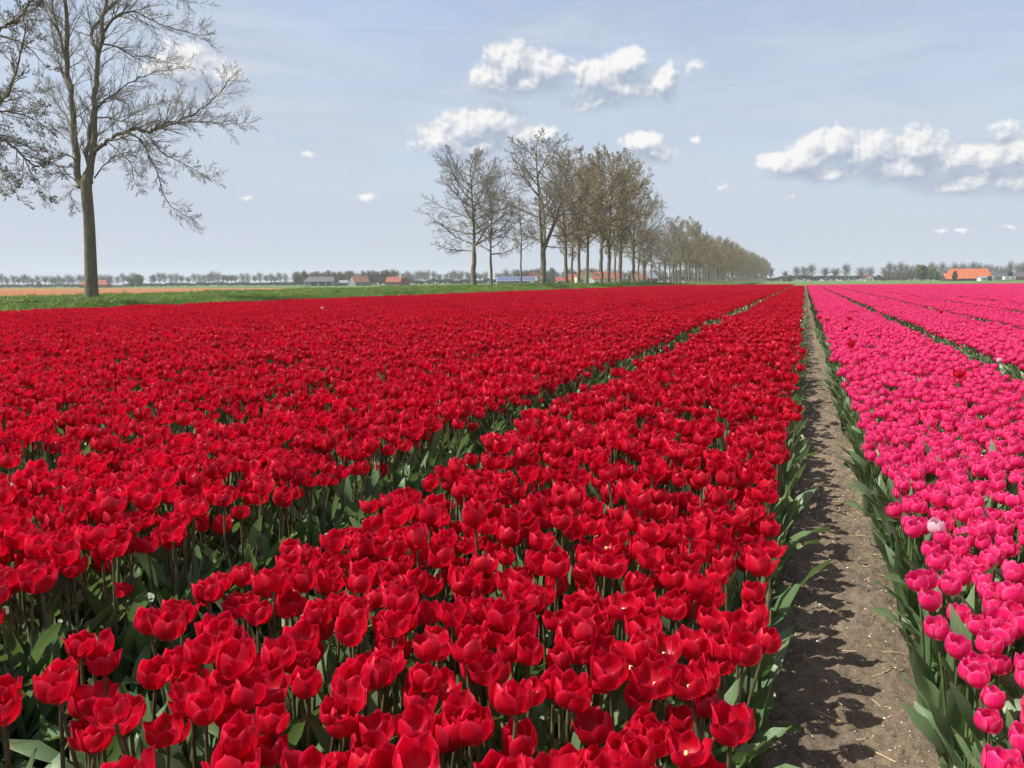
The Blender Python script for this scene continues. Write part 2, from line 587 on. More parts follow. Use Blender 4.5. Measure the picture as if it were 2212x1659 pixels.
def verge_elev(y):
    return np.interp(y, [0, 30, 75, 500], [.30, .34, .54, .56])


def verge_z(x, y):
    x, y = np.asarray(x, float), np.asarray(y, float)
    p = verge_p(x)
    z = np.where(p > 0, p * verge_elev(y), p * .45)
    road = np.clip(np.minimum(x + 45.6, -38.4 - x) / .8, 0, 1)
    edge = np.clip((-21.1 - x) / 1.5, 0, 1)
    lump = (.24 * (fbm(x * .42, y * .30, 3, 31) - .48) + .10 * (fbm(x * 1.6, y * 1.3, 2, 37) - .5))
    lump = lump + .22 * np.exp(-((x + 26.5) / 2.0) ** 2) * fbm(x * .3, y * .22, 2, 77)
    return z + lump * (1 - road) * edge


xs = np.linspace(-57.5, -20.8, 110)
ys = np.concatenate([np.linspace(-8, 90, 200), np.linspace(91, 480, 120)])
X, Y = np.meshgrid(xs, ys, indexing='ij')
tag(obj('grass_verge', make_mesh('grass_verge', np.stack([X, Y, verge_z(X, Y)], -1), grid_faces(len(xs), len(ys)), M_VERGE, True)),
    'raised grassy verge along the left edge of the red field', kind='structure')
xs = np.linspace(-44.6, -39.4, 6)
X, Y = np.meshgrid(xs, ys, indexing='ij')
tag(obj('road', make_mesh('road', np.stack([X, Y, verge_z(X, Y) + .03], -1), grid_faces(len(xs), len(ys)), M_ROAD, True)),
    'narrow grey country road behind the verge', kind='structure')


# ------------------------------------------------------------------ scattering by geometry nodes (mass vegetation only)
def scatter_tree(name, coll):
    g = bpy.data.node_groups.new(name, 'GeometryNodeTree')
    g.interface.new_socket('Geometry', in_out='INPUT', socket_type='NodeSocketGeometry')
    g.interface.new_socket('Geometry', in_out='OUTPUT', socket_type='NodeSocketGeometry')
    t = NT(g)
    gi, go = t.n('NodeGroupInput'), t.n('NodeGroupOutput')
    ci = t.n('GeometryNodeCollectionInfo', {'transform_space': 'ORIGINAL'})
    ci.inputs[0].default_value = coll
    ci.inputs['Separate Children'].default_value = True
    ci.inputs['Reset Children'].default_value = True

    def attr(nm, typ):
        nd = t.n('GeometryNodeInputNamedAttribute', {'data_type': typ})
        nd.inputs[0].default_value = nm
        return nd.outputs[0]
    iop = t.n('GeometryNodeInstanceOnPoints')
    t.set(iop.inputs['Points'], gi.outputs[0])
    t.set(iop.inputs['Instance'], ci.outputs[0])
    iop.inputs['Pick Instance'].default_value = True
    t.set(iop.inputs['Instance Index'], attr('variant', 'INT'))
    e = t.n('FunctionNodeEulerToRotation')
    t.set(e.inputs[0], attr('rot', 'FLOAT_VECTOR'))
    t.set(iop.inputs['Rotation'], e.outputs[0])
    t.set(iop.inputs['Scale'], attr('size', 'FLOAT_VECTOR'))
    t.set(go.inputs[0], iop.outputs[0])
    return g


def scatter(name, pts, rot, size, var, meshes):
    coll = bpy.data.collections.new(name + '_kinds')
    for k, me in enumerate(meshes):
        coll.objects.link(bpy.data.objects.new('%s_kind_%03d' % (name, k), me))
    n = len(pts)
    me = make_mesh(name, pts, [], None, attrs=[('rot', 'FLOAT_VECTOR', rot), ('size', 'FLOAT_VECTOR', size), ('variant', 'INT', var)])
    o = obj(name, me)
    md = o.modifiers.new('scatter', 'NODES')
    md.node_group = scatter_tree(name + '_scatter', coll)
    return o


# ------------------------------------------------------------------ tulips
def petal_grid(L, W, rmax, nu, nv, tip_in, wav, seed, pt=.5):
    """One petal, foot at the origin, outward +X, up +Z. Returns V (nu*nv), attribute rows."""
    rg = random.Random(seed)
    ph, ph2 = rg.uniform(0, 6), rg.uniform(0, 6)
    v = np.linspace(0, 1, nv)
    u = np.linspace(-1, 1, nu)
    z = L * (v ** 1.12) * (1 - .10 * v)
    r = .005 + (rmax - .005) * np.sin(np.clip(v / .50, 0, 1) * np.pi / 2) ** .8
    r = r - np.clip((v - .5) / .5, 0, 1) ** 1.6 * tip_in
    w = np.interp(v, [0, .12, .3, .55, .75, .88, .96, 1], [.30, .55, .84, 1, .93, .72, .44, .10 + .15 * (1 - pt)]) * W
    U, Vv = np.meshgrid(u, v, indexing='ij')
    Rc = np.maximum(r * 1.02, .012)[None, :]
    aa = U * w[None, :] / Rc
    wob = wav * np.sin(U * 3.1 + ph + Vv * 4) * Vv ** 2 + wav * .8 * np.abs(U) ** 2 * Vv ** 2 * np.sin(Vv * 9 + ph2)
    X = r[None, :] - Rc * (1 - np.cos(aa)) + wob
    Yy = Rc * np.sin(aa)
    Zz = z[None, :] - .05 * L * np.abs(U) ** 2.2 * Vv + wav * .6 * np.sin(U * 5 + ph2) * Vv ** 3
    at = np.stack([Vv, np.abs(U), np.zeros_like(U), np.ones_like(U)], -1).reshape(-1, 4)
    return np.stack([X, Yy, Zz], -1).reshape(-1, 3), at


def leaf_grid(L, W, bend, fold, nu, nv, seed, base_w=.5):
    rg = random.Random(seed)
    ph, tw = rg.uniform(0, 6), rg.uniform(-.5, .5)
    v = np.linspace(0, 1, nv)
    u = np.linspace(-1, 1, nu)
    th = np.pi / 2 - .18 - bend * v ** 1.5          # direction angle above the horizontal
    ds = L / (nv - 1)
    x = np.concatenate([[0], np.cumsum(np.cos(th[:-1]) * ds)])
    z = np.concatenate([[0], np.cumsum(np.sin(th[:-1]) * ds)])
    w = W * np.interp(v, [0, .15, .4, .7, .88, 1], [base_w, .75, 1, .8, .42, .03])
    U, Vv = np.meshgrid(u, v, indexing='ij')
    f = fold * (1 - .55 * Vv)
    nx, nz = -np.sin(th), np.cos(th)
    lift = np.abs(U) ** 1.4 * w[None] * f + .010 * np.sin(Vv * 10 + ph) * np.abs(U) * np.sign(U + .01)
    side = U * w[None] * np.sqrt(np.clip(1 - .5 * f ** 2, .2, 1))
    a = tw * Vv
    X = x[None] + nx[None] * lift
    Yy = side * np.cos(a) 
    Zz = z[None] + nz[None] * lift + side * np.sin(a) * .5
    at = np.stack([Vv, np.abs(U), np.zeros_like(U), np.ones_like(U)], -1).reshape(-1, 4)
    return np.stack([X, Yy, Zz], -1).reshape(-1, 3), at


def stem_grid(H, lean, r0, r1, sides, nv):
    """A stem bending by `lean` (x, y at the tip)."""
    V = []
    for k in range(nv):
        t = k / (nv - 1)
        c = (lean[0] * t ** 1.7, lean[1] * t ** 1.7, H * t)
        r = r0 + (r1 - r0) * t
        for s in range(sides):
            a = 2 * math.pi * s / sides
            V.append((c[0] + r * math.cos(a), c[1] + r * math.sin(a), c[2]))
    Fq = []
    for k in range(nv - 1):
        for s in range(sides):
            Fq.append((k * sides + s, k * sides + (s + 1) % sides, (k + 1) * sides + (s + 1) % sides, (k + 1) * sides + s))
    return np.array(V), np.array(Fq)


def tulip_spec(rng, colour):
    """Everything that makes one tulip: numbers only, so that the single plants and the mass are made the same way."""
    red = colour == 'red'
    s = {}
    op = rng.random()
    s['open'] = (-.02 + .36 * op ** 1.5) if red else (-.04 + .15 * op)     # radians of petal opening
    s['H'] = rng.gauss(.42, .024) if red else rng.gauss(.345, .015)
    if red and rng.random() < .04:
        s['H'] *= rng.uniform(.70, .88); s['open'] *= .3
    la, lm = rng.uniform(0, 2 * math.pi), abs(rng.gauss(0, .035 if red else .022))
    s['lean'] = (lm * math.cos(la) + (.006 if red else -.004), lm * math.sin(la))
    s['tilt'] = rng.gauss(0, .10) + lm * 2.5
    s['tilt_a'] = la + rng.gauss(0, .4)
    s['size'] = rng.uniform(.66, .95) if red else rng.uniform(.70, .90)
    s['petals'] = [(k, rng.gauss(0, .09), rng.gauss(0, .085 if red else .035), rng.uniform(.92, 1.07), rng.randrange(4)) for k in range(6)]
    s['spin'] = rng.uniform(0, 2 * math.pi)
    nl = rng.choice([2, 2, 3])
    a0 = rng.uniform(0, 2 * math.pi)
    s['leaves'] = [(a0 + k * 2.3 + rng.gauss(0, .3), rng.uniform(.85, 1.2), rng.randrange(6), .012 + .02 * k) for k in range(nl)]
    return s


def bloom_matrix(s):
    ax = Vector((-math.sin(s['tilt_a']), math.cos(s['tilt_a']), 0))
    return Matrix.Translation((s['lean'][0], s['lean'][1], s['H'])) @ Matrix.Rotation(s['tilt'], 4, ax) @ Matrix.Rotation(s['spin'], 4, 'Z') @ Matrix.Scale(s['size'], 4)


def petal_matrix(s, p):
    k, ja, jo, sc, _v = p
    inner = k % 2
    o = s['open'] * (.72 if inner else 1.0) + jo
    return bloom_matrix(s) @ Matrix.Rotation(k * math.pi / 3 + ja, 4, 'Z') @ Matrix.Translation((.0025 if inner else .0045, 0, .002 * inner)) @ Matrix.Rotation(o, 4, 'Y') @ Matrix.Scale(sc * (.96 if inner else 1.0), 4)


def leaf_matrix(l):
    a, sc, _v, z = l
    return Matrix.Rotation(a, 4, 'Z') @ Matrix.Translation((.006, 0, z)) @ Matrix.Scale(sc, 4)


PN, PNV, LN, LNV = 5, 7, 3, 8
RED_PET = [petal_grid(.070, .0285, .0305, PN, PNV, ti, .0022, 10 + i, pt) for i, (ti, pt) in enumerate([(.004, .9), (.010, .6), (-.002, .85), (.007, .4)])]
PINK_PET = [petal_grid(.064, .0285, .0275, PN, PNV, ti, .0010, 20 + i, pt) for i, (ti, pt) in enumerate([(.005, .3), (.008, .2), (.003, .4), (.006, .15)])]
LEAF_V = [leaf_grid(L, W, b, f, LN, LNV, 40 + i) for i, (L, W, b, f) in enumerate(
    [(.30, .026, .55, .7), (.33, .023, .8, .6), (.27, .030, .7, .55), (.25, .026, 1.1, .5), (.34, .022, .35, .8), (.29, .028, 1.35, .35)])]
PET_LOW = {'red': [petal_grid(.070, .0290, .0310, 3, 4, ti, .0018, 60 + i) for i, ti in enumerate((.004, .009, 0, .006))],
           'pink': [petal_grid(.064, .0290, .0285, 3, 4, ti, .001, 70 + i) for i, ti in enumerate((.005, .008, .003, .006))]}
PET_LOW['orange'] = PET_LOW['pink']
LEAF_LOW = [leaf_grid(L, W, b, f, 2, 4, 80 + i) for i, (L, W, b, f) in enumerate([(.30, .026, .55, .3), (.33, .023, .8, .3), (.27, .030, .7, .3), (.25, .026, 1.1, .3)])]
PET_F, LEAF_F = grid_faces(PN, PNV), grid_faces(LN, LNV)
PETL_F, LEAFL_F = grid_faces(3, 4), grid_faces(2, 4)
PETS = {'red': RED_PET, 'pink': PINK_PET, 'orange': PINK_PET}
MATS = {'red': (M_RED, M_STEM_R, M_LEAF), 'pink': (M_PINK, M_STEM_G, M_LEAF), 'orange': (M_ORANGE, M_STEM_G, M_LEAF)}


class Bag:
    """Collects pieces into one mesh with material slots."""
    def __init__(self):
        self.V, self.F, self.A, self.M, self.n = [], [], [], [], 0

    def add(self, V, F_, A, mat, M=None, tone=0.5):
        V = np.asarray(V, float)
        if M is not None:
            m = np.array(M)
            V = V @ m[:3, :3].T + m[:3, 3]
        if A is None:
            A = np.zeros((len(V), 4))
        A = A.copy()
        A[:, 2] = tone
        self.V.append(V); self.F.append(F_ + self.n); self.A.append(A); self.M.append(np.full(len(F_), mat))
        self.n += len(V)

    def mesh(self, name, mats):
        me = make_mesh(name, np.concatenate(self.V), np.concatenate(self.F), mats, True, [('pet', 'FLOAT_COLOR', np.concatenate(self.A))])
        me.polygons.foreach_set('material_index', np.concatenate(self.M).astype(np.int32))
        return me


def add_tulip(bag, s, colour, M=None, low=False, tone=.5, leaves=True):
    M = M or Matrix.Identity(4)
    pv, lv = (PET_LOW[colour], LEAF_LOW) if low else (PETS[colour], LEAF_V)
    pf, lf = (PETL_F, LEAFL_F) if low else (PET_F, LEAF_F)
    for p in s['petals']:
        V, A = pv[p[4]]
        bag.add(V, pf, A, 0, M @ petal_matrix(s, p), tone)
    if not low:
        V, Fq = stem_grid(s['H'], s['lean'], .0042, .0034, 5, 5)
        bag.add(V, Fq, None, 1, M)
    if leaves:
        for l in s['leaves'][:2] if low else s['leaves']:
            V, A = lv[l[2] % len(lv)]
            bag.add(V, lf, A, 2, M @ leaf_matrix(l), tone)


def leaf_clump(rng, n, flop, low=False):
    bag = Bag()
    lv, lf = (LEAF_LOW, LEAFL_F) if low else (LEAF_V, LEAF_F)
    for k in range(n):
        V, A = lv[rng.randrange(len(lv))]
        a = rng.uniform(-1.5, 1.5)
        M = Matrix.Rotation(a, 4, 'Z') @ Matrix.Translation((rng.uniform(-.02, .03), rng.uniform(-.03, .03), 0)) @ Matrix.Rotation(rng.uniform(.05, flop), 4, 'Y') @ Matrix.Scale(rng.uniform(.75, 1.1), 4)
        bag.add(V, lf, A, 2, M, rng.random())
    return bag


NVAR, NCL, NTILE = 24, 8, 8
BW = {'red': 1.20, 'pink': 1.18, 'orange': 1.3}
TL = 1.5


def build_kinds(colour):
    rng = random.Random({'red': 1, 'pink': 2, 'orange': 3}[colour])
    out = []
    for k in range(NVAR):
        bag = Bag()
        add_tulip(bag, tulip_spec(rng, 'red' if colour == 'red' else 'pink'), colour, tone=rng.random())
        out.append(bag.mesh(colour + '_tulip_plant', list(MATS[colour])))
    for k in range(NCL):
        out.append(leaf_clump(rng, 4, .9 if k % 2 else .24).mesh(colour + '_leaf_clump', list(MATS[colour])))
    for k in range(NTILE if colour != 'orange' else 3):
        bag = Bag()
        for (x, y) in bed_points(rng, BW[colour], TL, .074 if colour == 'red' else .068 if colour == 'pink' else .10):
            s = tulip_spec(rng, 'red' if colour == 'red' else 'pink')
            edge = abs(x) > BW[colour] / 2 - .16
            s['H'] += .012 * math.sin(x * 9 + k)
            add_tulip(bag, s, colour, Matrix.Translation((x, y, 0)), True, rng.random(), leaves=edge or rng.random() < .5)
        for sgn in (-1, 1):
            for q in range(20):
                V, A = LEAF_LOW[rng.randrange(4)]
                M = Matrix.Translation((sgn * (BW[colour] / 2 - .06 + rng.uniform(0, .07)), rng.uniform(-TL / 2, TL / 2), 0)) @ Matrix.Rotation((0 if sgn > 0 else math.pi) + rng.uniform(-1.2, 1.2), 4, 'Z') @ Matrix.Rotation(rng.uniform(0, .4), 4, 'Y') @ Matrix.Scale(.75, 4)
                bag.add(V, LEAFL_F, A, 2, M, rng.random())
        out.append(bag.mesh(colour + '_tulip_patch', list(MATS[colour])))
    return out


def bed_points(rng, W, L, sp):
    nx, ny = max(1, round(W / sp)), max(1, round(L / sp))
    for i in range(nx):
        for j in range(ny):
            if rng.random() < .05:
                continue
            yield ((i + .5) / nx - .5) * W + rng.gauss(0, .020), ((j + .5) / ny - .5) * L + rng.gauss(0, .026)


# bed centres (x) and where each ends (y)
RED_BEDS = [(-.655, 98.0)] + [(-2.25 - 1.48 * k, 135.2) for k in range(13)]
PINK_BEDS = [(.925, 134.6)] + [(2.42 + 1.53 * k, 135.0) for k in range(29)]
NEAR = 14.0


def in_view(x, y, margin):
    """Whether a ground point is inside the horizontal field of view, widened sideways by margin metres."""
    d = depth_of(x, y)
    r = x * RIGHT[0] + y * RIGHT[1]
    return d > -.4 and abs(r) < d * .6667 + margin


def plan(colour, beds):
    rng = random.Random({'red': 11, 'pink': 12}[colour])
    W = BW[colour]
    near, far, clumps = [], [], []
    for bi, (xc, yend) in enumerate(beds):
        ny = int((yend + 1.0) / TL)
        for j in range(ny):
            y = -1.0 + (j + .5) * TL
            if not in_view(xc, y, 3.0):
                continue
            if math.hypot(xc, y) > NEAR:
                far.append((xc + rng.gauss(0, .02), y, rng.random() < .5))
                continue
            for (px, py) in bed_points(rng, W, TL, .0625 if colour == 'red' else .060):
                x_, y_ = xc + px, y + py
                thin = float(vnoise(np.array([x_ * 2.1 + 50]), np.array([y_ * 1.6 + 9]), 5)[0])
                if colour == 'red' and thin > .74 and rng.random() < .55:
                    continue
                if colour == 'pink' and thin > .80 and rng.random() < .4:
                    continue
                near.append((x_, y_))
            dens = 2.0 if math.hypot(xc, y) < 8 else 1.3
            for sgn in (-1, 1):
                path = bi == 0 and sgn == (1 if colour == 'red' else -1)
                for q in range(int((3 if path and colour == 'red' else 9 if path else 13) * dens)):
                    cx = xc + sgn * (W / 2 + (rng.uniform(-.15, -.07) if path else rng.uniform(-.07, .05)))
                    clumps.append((cx, y + rng.uniform(-TL / 2, TL / 2), (0 if sgn > 0 else math.pi) + rng.gauss(0, .7), rng.uniform(.6, .9) if path else rng.uniform(.8, 1.12), path))
    return near, far, clumps


NAMES_ORD = ('first second third fourth fifth sixth seventh eighth ninth tenth eleventh twelfth thirteenth fourteenth fifteenth sixteenth seventeenth '
             'eighteenth nineteenth twentieth').split()


def ordinal(i):
    if i < 20:
        return NAMES_ORD[i]
    tens = ('twenty', 'thirty', 'forty', 'fifty', 'sixty', 'seventy', 'eighty', 'ninety')[(i + 1) // 10 - 2]
    u = (i + 1) % 10
    return tens + '-' + NAMES_ORD[u - 1] if u else tens[:-1] + 'ieth'


def single_meshes(colour):
    mp, ms, ml = MATS[colour]
    pm = []
    rng = random.Random(77)
    for (V, A) in PETS[colour]:
        for q in range(2):
            A2 = A.copy(); A2[:, 2] = rng.random()
            pm.append(make_mesh(colour + '_petal', V, PET_F, mp, True, [('pet', 'FLOAT_COLOR', A2)]))
    lm = []
    for (V, A) in LEAF_V:
        A2 = A.copy(); A2[:, 2] = rng.random()
        lm.append(make_mesh('tulip_leaf', V, LEAF_F, ml, True, [('pet', 'FLOAT_COLOR', A2)]))
    return pm, lm, ms


def pistil_mesh():
    V, Fq = stem_grid(.020, (0, 0), .0035, .0045, 6, 3)
    top = [tuple(range(12, 18))]
    return make_mesh('tulip_pistil', V, [tuple(f) for f in Fq.tolist()] + top, M_PISTIL, True)


PISTIL = pistil_mesh()
SINGLE = {}


def single_tulip(colour, s, loc, label, group, name, petal_mats=None, rng=None):
    if colour not in SINGLE:
        SINGLE[colour] = single_meshes(colour)
    pm, lm, ms = SINGLE[colour]
    root = empty(name, loc)
    tag(root, label, 'tulip', group)
    V, Fq = stem_grid(s['H'], s['lean'], .0042, .0034, 5, 5)
    obj('stem', make_mesh('tulip_stem', V, Fq, ms, True), root)
    for p in s['petals']:
        o = obj('petal', pm[p[4] * 2 + (p[0] % 2)], root)
        o.matrix_local = petal_matrix(s, p)
    for l in s['leaves']:
        o = obj('leaf', lm[l[2]], root)
        o.matrix_local = leaf_matrix(l)
    if s['open'] > .30:
        o = obj('pistil', PISTIL, root)
        o.matrix_local = bloom_matrix(s) @ Matrix.Translation((0, 0, .004))
    return root


def tulip_words(s, colour, x):
    if colour == 'red':
        o = 'wide-open' if s['open'] > .28 else 'cupped' if s['open'] > .15 else 'narrow'
    else:
        o = 'loose' if s['open'] > .06 else 'rounded' if s['open'] > 0 else 'tight'
    z = 'large' if s['size'] > 1.05 else 'small' if s['size'] < .93 else ''
    return (z + ' ' + o).strip()


def tulip_field(colour, beds, n_single, extra=()):
    near, far, clumps = plan(colour, beds)
    rng = random.Random(101 if colour == 'red' else 102)
    kinds = build_kinds(colour)
    specs = []
    for (x, y) in near:
        s = tulip_spec(rng, colour)
        s['H'] += .03 * (float(vnoise(np.array([x * .9 + 7]), np.array([y * .6 + 3]), 15)[0]) - .5)
        px, py, dz = project(x + s['lean'][0], y + s['lean'][1], s['H'] + .03)
        vis = dz > .3 and -25 < px < 1049 and 279 < py < 790
        specs.append((x, y, s, px, py, dz, vis))
    order = sorted((i for i in range(len(specs)) if specs[i][6]), key=lambda i: specs[i][5])[:n_single]
    chosen = set(order)
    # labels: bands of blooms up from the bottom edge of the photograph, then from the left
    by_y = sorted(order, key=lambda i: -specs[i][4])
    band = 20
    for b0 in range(0, len(by_y), band):
        row = sorted(by_y[b0:b0 + band], key=lambda i: specs[i][3])
        for k, i in enumerate(row):
            x, y, s = specs[i][:3]
            if colour == 'red':
                lab = '%s red tulip, %s from left in the %s red rank from the bottom' % (tulip_words(s, colour, x), ordinal(k), ordinal(b0 // band))
            else:
                lab = '%s pink tulip, %s from left in the %s pink rank from the bottom' % (tulip_words(s, colour, x), ordinal(k), ordinal(b0 // band))
            single_tulip(colour, s, (x, y, 0), lab, '%s tulips nearest the camera' % colour, colour + '_tulip')
    pts, rot, size, var = [], [], [], []
    for i, (x, y, s, *_r) in enumerate(specs):
        if i in chosen:
            continue
        pts.append((x, y, 0)); rot.append((rng.gauss(0, .03), rng.gauss(0, .03), rng.uniform(0, 6.283)))
        k = s['H'] / (.42 if colour == 'red' else .345)
        size.append((k * rng.uniform(.97, 1.03),) * 3); var.append(rng.randrange(NVAR))
    for (x, y, a, k, path) in clumps:
        pts.append((x, y, 0)); rot.append((0, 0, a)); size.append((k,) * 3); var.append(NVAR + (2 * rng.randrange(NCL // 2) if path and rng.random() < .8 else rng.randrange(NCL)))
    for (x, y, flip) in far:
        pts.append((x, y, 0)); rot.append((0, 0, math.pi if flip else 0)); size.append((1, 1, rng.uniform(.96, 1.04))); var.append(NVAR + NCL + rng.randrange(NTILE))
    o = scatter(colour + '_tulips', pts, rot, size, var, kinds)

    return o


tag(tulip_field('red', RED_BEDS, 300), 'mass of red tulips in long beds filling the left field', kind='stuff')
tag(tulip_field('pink', PINK_BEDS, 300), 'mass of bright pink tulips in long beds on the right', kind='stuff')

# orange field beyond the road
rng = random.Random(8)
okinds = build_kinds('orange')
pts, rot, size, var = [], [], [], []


def in_orange(x, y):
    return -395 < x < -60 and y > 20 and y < 168 - (x + 76) * .351


for k_, lim in ((1, 150), (2, 420)):
    for i in range(int(340 / (1.46 * k_))):
        xc = -60.8 - 1.46 * k_ * i
        y = 18.0
        while y < 285:
            d = depth_of(xc, y)
            if in_orange(xc, y) and in_view(xc, y, 5) and (d < 150) == (k_ == 1):
                pts.append((xc, y, GZ)); rot.append((0, 0, 0 if rng.random() < .5 else math.pi)); size.append((1.1 * k_, k_, rng.uniform(.95, 1.05))); var.append(NVAR + NCL + rng.randrange(3))
            y += TL * k_
tag(scatter('orange_tulips', pts, rot, size, var, okinds), 'pale orange tulip field beyond the road', kind='stuff')

# odd ones out: red tulips standing in the pink beds, a pale one, one orange in the red


def ray_to_height(dx, dy, h):
    x = (dx * 1024 / 2212 - 512) / F
    y = (384 - dy * 1024 / 2212) / F
    x, y = x + ROLL * y, y - ROLL * x
    up = y * math.cos(PITCH) - math.sin(PITCH)
    fw = math.cos(PITCH) + y * math.sin(PITCH)
    t = (h - CAM_H) / up
    return t * (fw * HEAD[0] + x * RIGHT[0]), t * (fw * HEAD[1] + x * RIGHT[1])


for (dx, dy, h, lab) in [(2075, 802, .49, 'largest stray red tulip rising above the pink bed beside the green gap'),
                         (1842, 740, .46, 'second stray red tulip standing alone in the middle of the pink bed'),
                         (1826, 705, .46, 'stray red tulip in the pink bed, lower of the far loose pair on the right'),
                         (1833, 686, .46, 'stray red tulip in the pink bed, upper of the far loose pair on the right'),
                         (1768, 684, .46, 'far stray red tulip in the pink bed close to the soil path'),
                         (1786, 688, .46, 'far stray red tulip in the pink bed, right of the one close to the path'),
                         (2030, 672, .46, 'small far stray red tulip in the second pink bed'),
                         (1913, 646, .46, 'tiny farthest stray red tulip among the distant pink beds')]:
    x, y = ray_to_height(dx, dy, h)
    s = tulip_spec(rng, 'red'); s['H'] = h - .05; s['size'] = 1.1; s['open'] = .22
    single_tulip('red', s, (x, y, 0), lab, 'stray red tulips in the pink field', 'stray_red_tulip')
PETS['pale'] = PINK_PET
MATS['pale'] = (M_PALE, M_STEM_G, M_LEAF)
for (dx, dy, h, lab) in [(2027, 1130, .395, 'whitish pink closed tulip among deep pink blooms at the bed edge'),
                         (2160, 778, .40, 'pale whitish tulip at the edge of the green gap in the pink field')]:
    x, y = ray_to_height(dx, dy, h)
    s = tulip_spec(rng, 'pink'); s['H'] = h - .03; s['open'] = -.06
    single_tulip('pale', s, (x, y, 0), lab, None, 'pale_tulip')
x, y = ray_to_height(697, 1014 * 2212 / 3413 + 9, .5)
s = tulip_spec(rng, 'pink'); s['H'] = .47; s['size'] = 1.3
single_tulip('orange', s, (x, y, 0), 'lone yellow-orange tulip near the far left edge of the red field', None, 'orange_tulip')

# ------------------------------------------------------------------ soil litter on the path
rng = np.random.default_rng(4)


def litter(name, n, smin, smax, mat, label, flat=.35, sides=5, ymax=7.5, xlo=-.12, xhi=.55, sunk=.3):
    V, Fq = [], []
    y = .7 + (ymax - .7) * rng.random(n) ** 1.7
    x = xlo + (xhi - xlo) * rng.random(n)
    z = path_height(x, y)
    for i in range(n):
        s = smin + (smax - smin) * rng.random() ** 2.5
        a0 = rng.random() * 6.28
        b = len(V)
        ring = [(x[i] + s * (.6 + .6 * rng.random()) * math.cos(a0 + k * 6.283 / sides), y[i] + s * (.6 + .6 * rng.random()) * math.sin(a0 + k * 6.283 / sides), z[i] - s * sunk) for k in range(sides)]
        V += ring
        V.append((x[i] + s * .3 * (rng.random() - .5), y[i] + s * .3 * (rng.random() - .5), z[i] + s * flat * 2 * (.6 + .6 * rng.random())))
        for k in range(sides):
            Fq.append((b + k, b + (k + 1) % sides, b + sides))
    o = obj(name, make_mesh(name, V, np.array(Fq), mat))
    return tag(o, label, kind='stuff')


litter('shell_flecks', 5200, .0008, .0042, M_FLECK, 'pale shell grit scattered over the soil path', .3)
litter('soil_crumbs', 8000, .002, .014, M_CLOD, 'loose soil crumbs and clods on the path', .5, 6, 7.5, -.28, .58)
V, Fq = [], []
for i in range(260):
    y = .8 + 5.5 * rng.random() ** 1.5
    x = -.1 + .6 * rng.random()
    L = .02 + .07 * rng.random() ** 2
    a = rng.random() * 6.28
    b = len(V)
    for t in (0, .5, 1):
        px, py = x + math.cos(a + .3 * t) * L * t, y + math.sin(a + .3 * t) * L * t
        z = float(path_height(np.array([px]), np.array([py]))[0]) + .004
        for q in (-1, 1):
            V.append((px - math.sin(a) * .0011 * q, py + math.cos(a) * .0011 * q, z + .0015 * (q > 0)))
    Fq += [(b, b + 1, b + 3, b + 2), (b + 2, b + 3, b + 5, b + 4)]
tag(obj('dry_straw', make_mesh('dry_straw', V, np.array(Fq), M_STRAW)), 'bits of dry straw lying on the soil path', kind='stuff')

# ------------------------------------------------------------------ verge vegetation
def tuft(rng, n, h, spread, w, lean=.5):
    V, Fq = [], []
    for k in range(n):
        a, r = rng.uniform(0, 6.283), spread * math.sqrt(rng.random())
        x, y = r * math.cos(a), r * math.sin(a)
        d = rng.uniform(0, 6.283)
        L, hh = rng.uniform(.1, lean) * h, h * rng.uniform(.55, 1.1)
        b = len(V)
        nx, ny = -math.sin(d) * w, math.cos(d) * w
        for t, ww in ((0, 1), (.5, .8), (1, .1)):
            V += [(x + math.cos(d) * L * t * t + nx * ww, y + math.sin(d) * L * t * t + ny * ww, hh * t * (1 - .12 * t)),
                  (x + math.cos(d) * L * t * t - nx * ww, y + math.sin(d) * L * t * t - ny * ww, hh * t * (1 - .12 * t))]
        Fq += [(b, b + 1, b + 3, b + 2), (b + 2, b + 3, b + 5, b + 4)]
    return V, np.array(Fq)


def herb(rng, n, h, spread):
    """A clump of broad leaflets on short stalks."""
    V, Fq = [], []
    for k in range(n):
        a, r = rng.uniform(0, 6.283), spread * math.sqrt(rng.random())
        z = h * (1 - (r / spread) ** 2 * .7) * rng.uniform(.25, 1.0)
        c = Vector((r * math.cos(a), r * math.sin(a), z))
        e = Euler((rng.gauss(0, .5), rng.gauss(0, .5), rng.uniform(0, 6.28))).to_matrix()
        s = rng.uniform(.018, .042)
        b = len(V)
        for q in ((-1.3, 0, 0), (0, .6, .12), (1.3, 0, -.2), (0, -.6, .12)):
            V.append(tuple(c + e @ Vector(q) * s))
        Fq.append((b, b + 1, b + 2, b + 3))
    return V, np.array(Fq)


